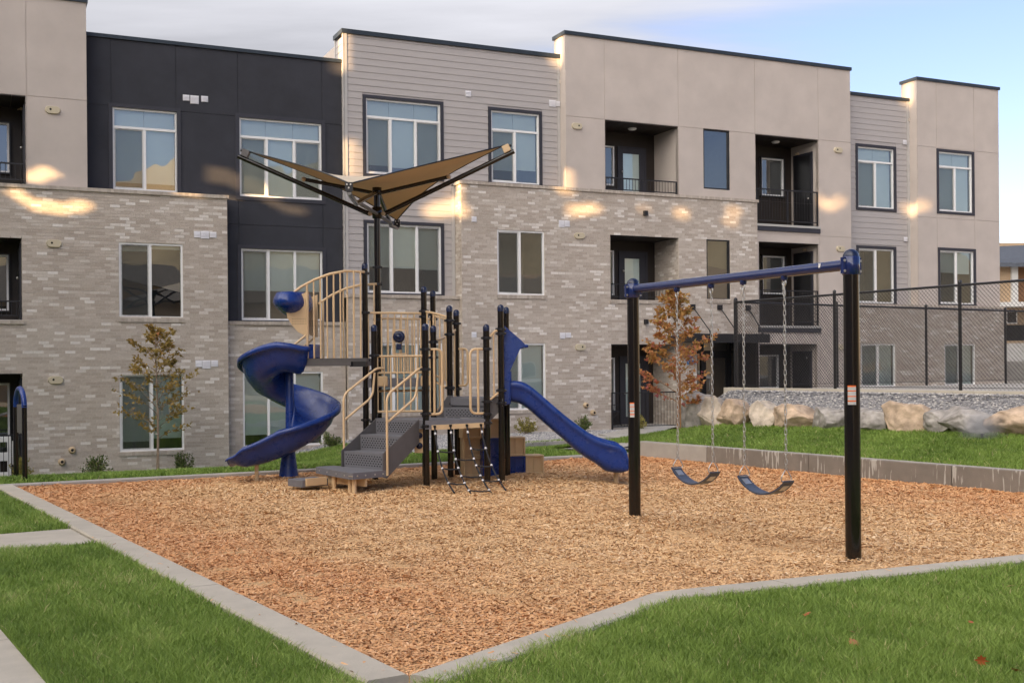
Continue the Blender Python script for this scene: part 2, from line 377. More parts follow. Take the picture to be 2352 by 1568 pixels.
# kerb line round the play area: inner edge
KA = (-6.92, 15.98); KT = (-.535, 5.86); KB = [(.95, 7.93), (1.10, 8.02)]; KR = (8.35, 11.32); KW = (2.30, 20.98)
mulch_poly = [KA, KT, *KB, KR, wd(11.0, 0), wd(0, 0), KW]
tag(sheet('mulch_bed', mulch_poly, z_mulch, M_mulchbase, .45), kind='structure')

def kerb_run(pts, width, side, z0, z1, secs, parent, matl):
    """a line of kerb cut into sections with open joints"""
    P = [Vector(p[:2]) for p in pts]; L = [0]
    for a, b in zip(P, P[1:]): L.append(L[-1] + (b - a).length)
    Q = offset_line(P, width * side)
    def at(A, s):
        for i in range(len(P) - 1):
            if s <= L[i + 1] + 1e-6: return A[i].lerp(A[i + 1], (s - L[i]) / (L[i + 1] - L[i]))
        return A[-1]
    k = max(1, round(L[-1] / secs))
    for j in range(k):
        s0, s1 = L[-1] * j / k + .005, L[-1] * (j + 1) / k - .005
        st = [s0] + [l for l in L if s0 < l < s1] + [s1]; b = .014
        rows = []
        for s in st:
            p, q = at(P, s), at(Q, s); e = (q - p).normalized()
            rows.append([(p.x, p.y, z0), (p.x, p.y, z1 - b), (p.x + e.x * b, p.y + e.y * b, z1), (q.x - e.x * b, q.y - e.y * b, z1), (q.x, q.y, z1 - b), (q.x, q.y, z0)])
        MB().loft(rows, caps=True, smooth=False).build('kerb_section', matl, parent)
kerb = tag(empty('kerb'), kind='structure')
kerb_run([KA, KT], .24, -1, -.25, .055, 3.05, kerb, M_concrete)
kerb_run([KT, KB[0], KB[1], KR], .22, -1, -.25, .055, 3.1, kerb, M_concrete)
kerb_run([(-9.5, 14.45), KA, KW], .16, 1, -.3, .055, 3.0, kerb, M_concrete2)

# concrete walks
kd = (Vector(KT) - Vector(KA)).normalized()
def kw(a, b): p = Vector(KA) + kd * a + Vector((-VV.x, -VV.y)) * b; return (p.x, p.y)   # a along the left kerb, b away from the play area
path = tag(empty('path'), kind='structure')
for i, (b0, b1) in enumerate(((.255, 1.55), (1.565, 2.9), (2.91, 4.2))):
    MB().prism([kw(5.02, b0), kw(6.16, b0), kw(6.16, b1), kw(5.02, b1)], -.2, .03).build('path_slab', M_concrete, path, bevel=.006)
for i in range(6):
    a0 = 5.18 + i * 1.84
    MB().prism([kw(a0 + 1.0, 1.565), kw(a0 + 2.83, 1.565), kw(a0 + 2.83, 3.4), kw(a0 + 1.0, 3.4)], -.2, .031).build('path_slab', M_concrete, path, bevel=.006)
walk = tag(empty('sidewalk'), kind='structure')
fr = [(-7.2, 18.95), (-2.2, 22.85), (.14, 24.8), (2.78, 27.3), (3.5, 29.2)]; bk = [(-6.8, 19.5), (-1.8, 23.4), (.14, 25.85), (2.3, 28.0), (2.2, 29.6)]
for (a, b), (c, d) in zip(zip(fr[1:], fr[2:]), zip(bk[1:], bk[2:])):
    for j in range(2):
        A, B = Vector(a).lerp(Vector(b), j / 2), Vector(a).lerp(Vector(b), (j + 1) / 2 - .004); C, D = Vector(c).lerp(Vector(d), j / 2), Vector(c).lerp(Vector(d), (j + 1) / 2 - .004)
        zt = z_back(A.x, A.y) + .05
        me = MB(); me.loft([[(p.x, p.y, -1), (p.x, p.y, z_back(p.x, p.y) + .045), (q.x, q.y, z_back(q.x, q.y) + .045), (q.x, q.y, -1)] for p, q in ((A, C), (B, D))], caps=True, smooth=False)
        me.build('sidewalk_slab', M_concrete2, walk)

# lawns
lawn_polys = [
    ([kw(6.18, .25), kw(11.92, .25), kw(14.5, .25), kw(14.5, 1.56), kw(6.18, 1.56)], z_lawn),
    ([kw(-3.0, .30), kw(5.0, .25), kw(5.0, 5.5), kw(-3, 5.5)], z_lawn),
    ([(-.56, 5.60), (1.05, 7.72), (1.19, 7.80), (8.6, 11.05), (10.5, 6.0), (5, 1.6), (0, 1.6), (-1.5, 2.5), (.9, 2.0)][:4] + [(10.5, 6.0), (5, 1.6), (-.3, 1.6), (-.05, 4.0)], z_lawn),
]
lawn_r = [wd(-5.5, -.6), wd(-1.0, -.35), wd(0, .14), wd(11.5, .14), wd(11.5, 3.0), wd(-1.6, 2.3), wd(-4.5, 1.0)]
back_strip = [(-9.6, 14.7), (-6.95, 16.16), (2.25, 21.16), wd(-1.0, -.4), wd(-5.3, -.7), fr[3], fr[2], fr[1], sq(8.6, 27.9), sq(6.0, 28.9), sq(5.8, 29.2), sq(-8, 29.2), (-14, 14)]
lawn = tag(empty('lawn'), kind='structure')
for i, (p, zf) in enumerate(lawn_polys): sheet('lawn_sheet', p, zf, M_turf, .5, lawn)
sheet('lawn_sheet', lawn_r, z_lawn_r, M_turf, .5, lawn)
sheet('lawn_sheet', back_strip, z_back, M_turf, .7, lawn)
gravel_poly = [sq(6.1, 29.5), sq(8.7, 28.0), bk[1], bk[2], bk[3], bk[4], sq(18.5, 27.2), sq(19.7, 29.4), sq(19.7, 29.6), sq(8.8, 29.6), sq(8.8, 29.8), sq(5.9, 29.8)]
tag(sheet('gravel_bed', gravel_poly, lambda x, y: z_back(x, y) - .01, M_gravelbase, .6), kind='structure')
bank_poly = [wd(-3.2, 1.9), wd(-1.6, 2.1), wd(11.5, 2.6), wd(11.5, 3.8), wd(-1.62, 3.8), wd(-3.2, 3.9)]
tag(sheet('gravel_bank', bank_poly, z_bank, M_gravelbase, .4), kind='structure')
ent = [wd(-3.2, 1.9), wd(-3.2, 3.9), wd(-1.62, 3.8), wd(-1.62, 9.0), sq(20, 31), sq(16, 30.5), sq(16, 27)]
tag(sheet('entry_pavement', [bk[4], wd(-4.4, 1.0), wd(-3.2, 1.9), wd(-3.2, 3.9), wd(-1.64, 3.9), wd(-1.64, 9.5), sq(22, 31), sq(17.6, 31), sq(17.6, 29.3)], z_flat(-.13), M_concrete2, .8), kind='structure')
court = MB(); court.prism([wd(-1.6, 3.86), wd(14, 3.86), wd(14, 40), wd(-1.6, 40)], .2, 1.115)
tag(court.build('court_surface', M_concrete2), kind='structure')
far = MB(); far.prism([(19.5, 25), (90, 20), (120, 140), (5, 140), sq(33, 44)], -.5, .55)
tag(far.build('pavement', M_concrete2), kind='structure')

# ------------------------------------------------------------------ grass, chips, stones
def sample(poly, dens, near=0, far=1e9, xm=.56):
    xs = [p[0] for p in poly]; ys = [p[1] for p in poly]; A = (max(xs) - min(xs)) * (max(ys) - min(ys)); n = int(A * dens)
    X = RNG.uniform(min(xs), max(xs), n); Y = RNG.uniform(min(ys), max(ys), n)
    k = inside_np(X, Y, poly) & (Y > max(near, .5)) & (Y < far) & (np.abs(X) < xm * np.abs(Y) + .5)
    return X[k], Y[k]
GV, GF, GR = [], [], []; gcount = 0
def add_grass(poly, zf, dens, near, far, h, wid, bias=0.):
    global gcount
    X, Y = sample(poly, dens, near, far); n = len(X)
    if not n: return
    Z = np.array([zf(a, b) for a, b in zip(X, Y)]) - .004
    ang = RNG.uniform(0, 6.283, n); la = RNG.uniform(0, 6.283, n); H = h * RNG.uniform(.55, 1.25, n)
    clump = np.sin(X * 5.1 + np.sin(Y * 3.3) * 1.5) * np.cos(Y * 4.7 + np.sin(X * 2.9)) + .6 * np.sin(X * 13 + Y * 9)
    H *= 1 + .16 * clump
    le = RNG.uniform(.25, 1.05, n) * H; Wd = wid * RNG.uniform(.7, 1.3, n)
    dx, dy = np.cos(ang) * Wd / 2, np.sin(ang) * Wd / 2; lx, ly = np.cos(la) * le, np.sin(la) * le
    V = np.empty((n, 5, 3))
    V[:, 0] = np.stack([X - dx, Y - dy, Z], 1); V[:, 1] = np.stack([X + dx, Y + dy, Z], 1)
    V[:, 2] = np.stack([X - dx * .8 + lx * .35, Y - dy * .8 + ly * .35, Z + H * .6], 1); V[:, 3] = np.stack([X + dx * .8 + lx * .35, Y + dy * .8 + ly * .35, Z + H * .6], 1)
    V[:, 4] = np.stack([X + lx, Y + ly, Z + H], 1)
    b = gcount + np.arange(n)[:, None] * 5
    F = np.concatenate([b + np.array([[0, 1, 3]]), b + np.array([[0, 3, 2]]), b + np.array([[2, 3, 4]])], 1).reshape(-1, 3)
    patchy = np.sin(X * 1.3 + 2) * np.cos(Y * 1.1) + .7 * np.sin(X * 2.7 - Y * 1.9 + 1)
    r = np.clip(.42 + bias + .15 * clump + .13 * patchy + RNG.normal(0, .17, n), 0, .97)
    dead = RNG.random(n) < (.014 + .05 * np.clip(patchy - .8, 0, 1)); r[dead] = 1.0
    GV.append(V.reshape(-1, 3)); GF.append(F); GR.append(np.repeat(r, 3)); gcount += n * 5
for p, zf in lawn_polys:
    add_grass(p, zf, 9500, 3.0, 7.5, .060, .0042, .04)
    add_grass(p, zf, 6500, 7.5, 10.5, .060, .0055, .02)
    add_grass(p, zf, 3600, 10.5, 16.5, .060, .008, -.02)
add_grass(lawn_r, z_lawn_r, 2600, 10, 19, .06, .010, -.10)
add_grass(lawn_r, z_lawn_r, 1700, 19, 27, .06, .013, -.10)
add_grass(back_strip, z_back, 1100, 14, 30, .075, .015, -.12)
grass = np_obj('grass', np.concatenate(GV), np.concatenate(GF), M_grass, np.concatenate(GR)); tag(grass, 'short bright green lawn grass round the wood chip play area', 'grass', kind='stuff')

def chip_mat():
    m = mat('wood_chips', (.5, .3, .1), .85, rnd='rnd', ramp=[(0, (.32, .17, .08)), (.10, (.54, .31, .14)), (.5, (.70, .44, .215)), (.85, (.79, .54, .30)), (1, (.86, .68, .46))], var=.12, vs=30)
    t = m.node_tree; b = t.nodes['Principled BSDF']; src = b.inputs['Base Color'].links[0].from_socket
    a = nd(t, 'ShaderNodeAttribute', attribute_name='tint').outputs['Fac']
    red = mixc(t, 1.0, src, (.93, .74, .64), 'MULTIPLY')
    t.links.new(mixc(t, a, src, red), b.inputs['Base Color']); return m
M_chip = chip_mat()
CV, CF, CR, CT = [], [], [], []; ccount = 0
kt, ka = np.array(KT), np.array(KA)
def add_chips(dens, near, far, L, Wd):
    global ccount
    X, Y = sample(mulch_poly, dens, near, far, .50); n = len(X)
    Z = np.array([z_mulch(a, b) for a, b in zip(X, Y)])
    ang = RNG.uniform(0, 6.283, n); l = L * RNG.gamma(2.6, .36, n).clip(.25, 2.8) / 2; w = Wd * RNG.uniform(.5, 1.5, n) / 2
    tilt = RNG.normal(0, .20, n); roll = RNG.normal(0, .26, n); Z = Z + RNG.uniform(.001, .014, n) * (L / .045)
    ux, uy = np.cos(ang), np.sin(ang); bend = RNG.normal(0, .15, n) * l
    V = np.empty((n, 6, 3))
    for i, a in enumerate((-1, 0, 1)):
        tap = 1 if i == 1 else RNG.uniform(.45, 1, n)
        for j, s in enumerate((-1, 1)):
            V[:, i * 2 + j, 0] = X + ux * l * a - uy * w * s * tap; V[:, i * 2 + j, 1] = Y + uy * l * a + ux * w * s * tap
            V[:, i * 2 + j, 2] = Z + tilt * l * a + roll * w * s + (bend if i == 1 else 0)
    b = ccount + np.arange(n)[:, None] * 6
    F = np.concatenate([b + np.array([[0, 2, 3, 1]]), b + np.array([[2, 4, 5, 3]])], 1).reshape(-1, 4)
    dl = (X - ka[0]) * VV.x + (Y - ka[1]) * VV.y                      # distance from the left kerb
    dw = -((X - W0.x) * VV.x + (Y - W0.y) * VV.y)                      # distance from the retaining wall
    nz = np.sin(X * 1.9 + 1) * np.cos(Y * 1.5) + .5 * np.sin(X * 4.1 + Y * 3.3)
    sfn = lambda a, b, x: np.clip((x - a) / (b - a), 0, 1)
    bkd = (X - ka[0]) * -.474 + (Y - ka[1]) * .880                     # beyond the back kerb
    red = .95 * sfn(3.6, .4, dw + .5 * nz) + .95 * sfn(2.3, .3, dl + .5 * nz) * sfn(7, 10, Y) + .75 * sfn(10.2, 7.0, Y + .5 * nz) * sfn(4.5, 1.5, dl) + .7 * sfn(-1.6, -.1, bkd + .2 * nz)
    t = np.clip(red + RNG.normal(0, .12, n), 0, 1)
    r = np.clip(RNG.beta(2.4, 1.9, n) - .08 * nz * .5, 0, 1)
    CV.append(V.reshape(-1, 3)); CF.append(F); CR.append(np.repeat(r, 2)); CT.append(np.repeat(t, 2)); ccount += n * 6
add_chips(7500, 5, 8.2, .035, .0100); add_chips(6200, 8.2, 11, .033, .0100); add_chips(4600, 11, 14.5, .035, .0115); add_chips(2900, 14.5, 22, .040, .015)
# a few spilled over on to the kerbs
_mp, _zm = mulch_poly, z_mulch
mulch_poly = [kw(1, 0), kw(11.9, 0), kw(11.9, .26), kw(1, .26)]; z_mulch = lambda x, y: .052; add_chips(26, 5, 16, .034, .010)
mulch_poly = [(-.53, 5.86), (.95, 7.93), (1.10, 8.02), (6, 10.25), (6.1, 10.0), (1.2, 7.8), (1.08, 7.72), (-.3, 5.78)]; add_chips(26, 5, 16, .034, .010)
mulch_poly, z_mulch = _mp, _zm
chips = np_obj('wood_chips', np.concatenate(CV), np.concatenate(CF), M_chip, np.concatenate(CR), col=np.concatenate(CT)); tag(chips, 'loose orange and tan wood chips covering the play area', 'wood chips', kind='stuff')

M_stone = mat('grey_gravel', (.3, .3, .3), .85, rnd='rnd', ramp=[(0, (.13, .13, .145)), (.4, (.27, .265, .275)), (.75, (.40, .385, .375)), (1, (.56, .53, .49))], var=.15, vs=60)
OCT = np.array([(1, 0, 0), (-1, 0, 0), (0, 1, 0), (0, -1, 0), (0, 0, 1), (0, 0, -1)], float)
OF = np.array([(0, 2, 4), (2, 1, 4), (1, 3, 4), (3, 0, 4), (2, 0, 5), (1, 2, 5), (3, 1, 5), (0, 3, 5)])
def add_stones(name, poly, zf, dens, size, label):
    X, Y = sample(poly, dens, 5, 40, .55); n = len(X); Z = np.array([zf(a, b) for a, b in zip(X, Y)])
    sz = size * RNG.uniform(.5, 1.3, n); V = OCT[None] * (sz[:, None, None] * RNG.uniform(.55, 1.2, (n, 6, 1))) + RNG.normal(0, .15, (n, 6, 3)) * sz[:, None, None]
    V[:, :, 2] *= .65; a = RNG.uniform(0, 6.28, n); c, s = np.cos(a)[:, None], np.sin(a)[:, None]
    x, y = V[:, :, 0] * c - V[:, :, 1] * s, V[:, :, 0] * s + V[:, :, 1] * c
    V[:, :, 0], V[:, :, 1] = x + X[:, None], y + Y[:, None]; V[:, :, 2] += (Z + .15 * sz)[:, None]
    F = (np.arange(n)[:, None, None] * 6 + OF[None]).reshape(-1, 3)
    tag(np_obj(name, V.reshape(-1, 3), F, M_stone, np.repeat(RNG.random(n), 8)), label, 'gravel', kind='stuff')
add_stones('gravel', gravel_poly, lambda x, y: z_back(x, y) - .01, 560, .028, 'grey crushed gravel along the foot of the brick walls')
add_stones('bank_gravel', bank_poly, z_bank, 900, .026, 'grey crushed gravel on the bank between boulders and fence')
# ------------------------------------------------------------------ apartment building
B = empty('apartment_building', N * D0, ANG); tag(B, 'long three storey apartment block of grey brick, stucco and lap siding', 'building')
def cells(x0, x1, z0, z1, holes):
    xs = sorted({x0, x1, *[v for h in holes for v in h[:2] if x0 < v < x1]}); zs = sorted({z0, z1, *[v for h in holes for v in h[2:4] if z0 < v < z1]})
    out = []
    for a, b in zip(zs, zs[1:]):
        run = None
        for c, d in zip(xs, xs[1:]):
            mx, mz = (c + d) / 2, (a + b) / 2
            if any(h[0] < mx < h[1] and h[2] < mz < h[3] for h in holes):
                if run: out.append((*run, a, b)); run = None
            else: run = (run[0] if run else c, d)
        if run: out.append((*run, a, b))
    return out
def wall(name, x0, x1, z0, z1, d, holes, m, reveal=.12):
    w = MB()
    for a, b, c, e in cells(x0, x1, z0, z1, holes): w.face([(a, d, c), (b, d, c), (b, d, e), (a, d, e)])
    for h in holes:
        a, b, c, e = h[:4]
        for q in (((a, d, c), (a, d, e), (a, d + reveal, e), (a, d + reveal, c)), ((b, d, e), (b, d, c), (b, d + reveal, c), (b, d + reveal, e)), ((a, d, e), (b, d, e), (b, d + reveal, e), (a, d + reveal, e)), ((b, d, c), (a, d, c), (a, d + reveal, c), (b, d + reveal, c))): w.face(q)
    return w.build(name, m, B)
def panels(x0, x1, z0, z1, d, holes, m, xc=(), zc=(), name='stucco_panel'):
    """stucco in panels parted by open control joints"""
    back = wall('wall', x0, x1, z0, z1, d + .012, holes, m)
    xs = [x0, *[x for x in xc if x0 < x < x1], x1]; zs = [z0, *[z for z in zc if z0 < z < z1], z1]; g = .007
    for a, b in zip(xs, xs[1:]):
        for c, e in zip(zs, zs[1:]):
            A, Bx, C, E_ = a + (g if a > x0 else 0), b - (g if b < x1 else 0), c + (g if c > z0 else 0), e - (g if e < z1 else 0)
            cs = cells(A, Bx, C, E_, holes)
            if not cs: continue
            p = MB()
            for q in cs: p.face([(q[0], d, q[2]), (q[1], d, q[2]), (q[1], d, q[3]), (q[0], d, q[3])])
            for q0, q1 in (((A, C), (A, E_)), ((Bx, E_), (Bx, C)), ((A, E_), (Bx, E_)), ((Bx, C), (A, C))): p.face([(q0[0], d, q0[1]), (q0[0], d + .012, q0[1]), (q1[0], d + .012, q1[1]), (q1[0], d, q1[1])])
            p.build(name, m, B)
    return back
BRICKS = []         # (x0, x1, z0, z1, d, axis)
CH, BL = .0747, .232
def bricks(x0, x1, z0, z1, d, holes=(), axis=0, a0=0.):
    z = z0; row = 0
    while z < z1 - .02:
        zt = min(z + CH, z1); mz = (z + zt) / 2; segs = [(x0, x1)]
        for h in holes:
            if h[2] < mz < h[3]: segs = [t for s0, s1 in segs for t in ((s0, min(s1, h[0])), (max(s0, h[1]), s1)) if t[1] - t[0] > .02]
        off = a0 + (row % 2) * BL / 2 + (row % 3) * .013
        k0 = math.floor((x0 - off) / BL)
        for s0, s1 in segs:
            k = math.floor((s0 - off) / BL)
            while off + k * BL < s1:
                a, b = max(s0, off + k * BL), min(s1, off + (k + 1) * BL)
                if b - a > .03: BRICKS.append((a + .0045, b - .0045, z + .0045, zt - .0045, d, axis))
                k += 1
        z += CH; row += 1
def brick_wall(x0, x1, z0, z1, d, holes=()):
    wall('brick_wall', x0, x1, z0, z1, d + .007, holes, M_mortar, .14); bricks(x0, x1, z0, z1, d, holes)
def rowlock(name, x0, x1, z0, z1, y0, y1, m=M_ledge, step=.076):
    """a course of bricks set on edge"""
    V, F, C = [], [], []; n = max(1, round((x1 - x0) / step)); st = (x1 - x0) / n
    for i in range(n):
        b = len(V); a, c = x0 + i * st + .003, x0 + (i + 1) * st - .003; j = random.uniform(-.002, .002)
        V += [(a, y0 + j, z0), (c, y0 + j, z0), (c, y1, z0), (a, y1, z0), (a, y0 + j, z1), (c, y0 + j, z1), (c, y1, z1), (a, y1, z1)]
        F += [tuple(b + k for k in f) for f in ((0, 3, 2, 1), (4, 5, 6, 7), (0, 1, 5, 4), (1, 2, 6, 5), (3, 0, 4, 7))]; C += [random.random()] * 5
    b = len(V); V += [(x0, y0 + .008, z0 + .001), (x1, y0 + .008, z0 + .001), (x1, y0 + .008, z1 - .004), (x0, y0 + .008, z1 - .004)]; F.append((b, b + 1, b + 2, b + 3)); C.append(.5)
    return np_obj(name, np.array(V), np.array(F), m, np.array(C), B)
def window(x0, x1, z0, z1, d, mull=(), trans=None, blind=None, trim=None, screens=(), frame=None, room=1.5, curtain=False, sill=None, label=None):
    frame = frame or M_vinyl; f = MB(); y0, y1 = d + .025, d + .095; t = .045
    f.box(x0, x0 + t, y0, y1, z0, z1); f.box(x1 - t, x1, y0, y1, z0, z1); f.box(x0 + t, x1 - t, y0, y1, z0, z0 + t); f.box(x0 + t, x1 - t, y0, y1, z1 - t, z1)
    ztop = trans - .03 if trans else z1 - t
    if trans: f.box(x0 + t, x1 - t, y0 + .002, y1 - .002, trans - .03, trans + .03)
    xs = [x0 + t, *mull, x1 - t]
    for m_ in mull: f.box(m_ - .032, m_ + .032, y0 + .004, y1 - .004, z0 + t, ztop)
    for k in screens:                       # sliding sash: a second, thinner frame
        a, b = xs[k] + (.032 if k else 0), xs[k + 1] - (.032 if k < len(xs) - 2 else 0); q = .028
        f.box(a, a + q, y0 + .02, y1, z0 + t, ztop); f.box(b - q, b, y0 + .02, y1, z0 + t, ztop); f.box(a + q, b - q, y0 + .02, y1, z0 + t, z0 + t + q); f.box(a + q, b - q, y0 + .02, y1, ztop - q, ztop)
    o = f.build('window', frame, B)
    if label: o['label'] = label
    gaps = [(a + (.03 if i else 0), b - (.03 if i < len(xs) - 2 else 0), z0 + t, ztop) for i, (a, b) in enumerate(zip(xs, xs[1:]))]
    if trans: gaps.append((x0 + t, x1 - t, trans + .03, z1 - t))
    for a, b, c, e in gaps: MB().face([(a - .01, d + .075, c - .01), (b + .01, d + .075, c - .01), (b + .01, d + .075, e + .01), (a - .01, d + .075, e + .01)]).build('pane', M_glass, o)
    for k in screens:
        a, b, c, e = gaps[k]; MB().face([(a, d + .045, c), (b, d + .045, c), (b, d + .045, e), (a, d + .045, e)]).build('insect_screen', M_screen, o)
    if blind is not None:
        bs = blind if isinstance(blind, (list, tuple)) else [blind] * (len(xs) - 1)
        for i, (a, b) in enumerate(zip(xs, xs[1:])):
            if bs[i] is None: continue
            k = MB(); zb = bs[i]; k.box(a + .004, b - .004, d + .17, d + .174, zb, z1 - .01); k.box(a + .004, b - .004, d + .163, d + .181, zb - .02, zb); k.build('roller_shade', M_blind, o)
    if curtain:
        pts = [(lerp(x0, x1, i / 40), d + .22 + .03 * math.sin(i * 1.25)) for i in range(41)]
        MB().loft([[(p[0], p[1], z0) for p in pts], [(p[0], p[1], z1 - .05) for p in pts]]).build('curtain', M_curtain, o)
    r = MB(); a, b, c, e, f0, f1 = x0 - .05, x1 + .05, z0 - .05, z1 + .05, d + .13, d + room
    for q in (((a, f1, c), (b, f1, c), (b, f1, e), (a, f1, e)), ((a, f0, c), (a, f1, c), (a, f1, e), (a, f0, e)), ((b, f1, c), (b, f0, c), (b, f0, e), (b, f1, e)), ((a, f0, c), (b, f0, c), (b, f1, c), (a, f1, c)), ((a, f1, e), (b, f1, e), (b, f0, e), (a, f0, e))): r.face(q)
    r.build('room', M_room, o)
    if trim:
        tm, tw = trim; k = MB(); y0, y1 = d - .022, d + .03
        k.box(x0 - tw, x0, y0, y1, z0 - tw, z1 + tw); k.box(x1, x1 + tw, y0, y1, z0 - tw, z1 + tw); k.box(x0, x1, y0, y1, z1, z1 + tw); k.box(x0, x1, y0, y1, z0 - tw, z0); k.build('window_trim', tm, o)
    if sill: rowlock('window_sill', x0 - .03, x1 + .03, z0 - .10, z0 - .005, d - .03, d + .06)
    return o
_unit = {}
def bar(name, x, y, z0, z1, r, m, parent, n=6):
    """one thin upright of a railing; equal ones share their mesh"""
    key = (name, round(z1 - z0, 2), r, m.name, n)
    if key not in _unit: _unit[key] = MB().tube([(0, 0, 0), (0, 0, z1 - z0)], r, n).mesh(name); _unit[key].materials.append(m)
    o = bpy.data.objects.new(name, _unit[key]); COL.objects.link(o); o.parent = parent; o.location = (x, y, z0); return o
def railing(x0, x1, z0, z1, d, name='balcony_railing', parent=None, step=.105):
    k = MB(); k.box(x0, x1, d - .022, d + .022, z1 - .035, z1); k.box(x0, x1, d - .014, d + .014, z0, z0 + .025)
    for x in (x0 + .02, (x0 + x1) / 2, x1 - .02): k.box(x - .02, x + .02, d - .019, d + .019, z0 - .08, z1 - .036)
    o = k.build(name, M_iron, parent or B); n = round((x1 - x0) / step)
    for i in range(1, n):
        x = x0 + (x1 - x0) * i / n
        if abs(x - (x0 + x1) / 2) > .03: bar('baluster', x, d, z0 + .026, z1 - .036, .0075, M_iron, o, 5)
    return o
def balcony(x0, x1, z0, z1, d, side, floor, light=True, depth=1.35, fan=True):
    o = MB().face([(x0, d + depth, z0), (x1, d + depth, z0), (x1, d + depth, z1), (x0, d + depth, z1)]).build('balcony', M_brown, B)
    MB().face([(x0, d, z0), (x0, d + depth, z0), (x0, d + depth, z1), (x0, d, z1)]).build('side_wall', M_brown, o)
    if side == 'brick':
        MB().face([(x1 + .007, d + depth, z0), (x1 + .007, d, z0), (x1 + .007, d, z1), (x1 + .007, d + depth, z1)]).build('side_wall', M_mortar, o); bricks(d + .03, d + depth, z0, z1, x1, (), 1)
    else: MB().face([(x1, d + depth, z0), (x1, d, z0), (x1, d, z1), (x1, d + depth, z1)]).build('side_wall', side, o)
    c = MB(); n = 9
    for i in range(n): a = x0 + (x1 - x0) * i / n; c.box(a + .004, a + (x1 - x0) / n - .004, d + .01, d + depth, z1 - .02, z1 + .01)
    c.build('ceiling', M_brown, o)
    if floor: MB().box(x0, x1, d + .03, d + depth, z0 - .2, z0 + .012).build('floor', M_slab, o)
    if light: MB().lathe([(.0, -.055), (.10, -.05), (.13, -.02), (.13, 0)], ((x0 + x1) / 2 + .05, d + .65, z1 - .02), 20).build('ceiling_light', M_vinyl, o)
    return o
def door(x0, x1, z0, z1, y, glass=None, knob=True):
    k = MB(); k.box(x0, x0 + .07, y - .05, y, z0, z1); k.box(x1 - .07, x1, y - .05, y, z0, z1); k.box(x0 + .07, x1 - .07, y - .05, y, z1 - .07, z1)
    o = k.build('balcony_door', M_trim, B)
    leaf = MB(); g = glass
    for a, b, c, e in cells(x0 + .07, x1 - .07, z0 + .01, z1 - .07, [g] if g else []): leaf.box(a, b, y - .035, y - .005, c, e)
    leaf.build('door_leaf', M_trim, o)
    if g:
        MB().face([(g[0], y - .02, g[2]), (g[1], y - .02, g[2]), (g[1], y - .02, g[3]), (g[0], y - .02, g[3])]).build('glass', M_glass, o)
        MB().box(g[0], g[1], y - .004, y - .001, g[2], g[3]).build('door_blind', M_blind, o)
    if knob: MB().lathe([(0, .0), (.02, .005), (.03, .03), (.022, .055), (0, .06)], (x0 + .14, y - .09, z0 + .95), 10).build('handle', M_bolt, o)
    return o

# openings (s0, s1, z0, z1)
W1 = (3.05, 4.59, 6.08, 8.10); W2 = (6.14, 8.30, 6.08, 8.10); DK2 = (6.16, 8.30, 2.90, 4.74); DK1 = (6.13, 8.22, -.35, 1.56)
LB2 = (3.11, 4.61, 2.90, 4.72); LB1 = (3.10, 4.61, -.33, 1.55)
G1A = (9.48, 11.62, 6.85, 8.87); G1B = (13.14, 14.65, 6.84, 8.86); G1C = (9.48, 11.61, 3.66, 5.52); G1D = (9.46, 11.52, .44, 2.30)
MB2 = (13.10, 14.56, 3.65, 5.45); MB1 = (13.09, 14.57, .44, 2.30)
NA3 = (20.02, 20.99, 7.0, 8.83); NA2 = (20.04, 20.90, 3.63, 5.47)
BA3 = (16.61, 19.12, 6.60, 8.80); BB3 = (21.95, 24.40, 5.98, 8.80); BA2 = (16.70, 19.04, 3.56, 5.47); BB2 = (22.05, 24.38, 2.82, 5.48); BA1 = (16.70, 18.95, -.16, 2.28); BB1 = (22.04, 24.30, .85, 2.30)
BL3 = (-1.6, 1.07, 5.90, 8.07); BL2 = (-1.6, .96, 2.82, 4.76); BL1 = (-1.6, .95, -.95, 1.58)
G2A = (26.32, 27.87, 6.81, 8.81); G2B = (26.32, 27.84, 3.66, 5.46); B3A = (29.49, 31.02, 6.79, 8.80); B3B = (29.51, 31.06, 3.66, 5.47); RB1 = (26.01, 27.46, .9, 2.30); RB2 = (29.61, 31.02, .9, 2.30)
ENT = (19.66, 21.93, -.3, 2.50)

# left unit
brick_wall(-8, 5.70, -1.25, 5.90, 0, [LB2, LB1, BL2, BL1]); rowlock('parapet_cap', -8, 5.74, 5.90, 5.985, -.045, .62)
MB().face([(5.70, 0, -1.2), (5.70, .7, -1.2), (5.70, .7, 5.9), (5.70, 0, 5.9)]).build('wall', M_mortar, B)
brick_wall(5.70, 8.84, -1.25, 2.77, .35, [DK1]); rowlock('brick_ledge', 5.71, 8.84, 2.77, 2.86, .30, .64)
panels(-8, 2.42, 5.985, 10.42, .1, [BL3], M_stucco, [1.09], [8.08])
MB().box(-8.0, 2.46, .06, .75, 10.42, 10.53).build('coping', M_coping, B)
MB().face([(2.42, .1, 5.98), (2.42, .72, 5.98), (2.42, .72, 10.42), (2.42, .1, 10.42)]).build('wall', M_stucco, B)
panels(2.42, 8.86, 2.86, 9.77, .6, [W1, W2, DK2], M_dark, [3.02, 4.57, 6.11, 8.32], [5.35, 8.12])
MB().box(2.43, 8.86, .555, 1.2, 9.77, 9.86).build('coping', M_coping, B)
window(*W1, .6, [3.81], 7.62, [6.30, 6.30], (M_trim, .09), (0,)); window(*W2, .6, [6.85, 7.57], 7.62, [6.12, 6.12, 6.12], (M_trim, .1), (0, 2))
window(*DK2, .6, [6.87, 7.57], None, [3.69, 3.69, 3.69], (M_trim, .09), (0,)); window(*DK1, .35, [6.79, 7.47], None, [-.03, -.03, .0], None, (), sill=True)
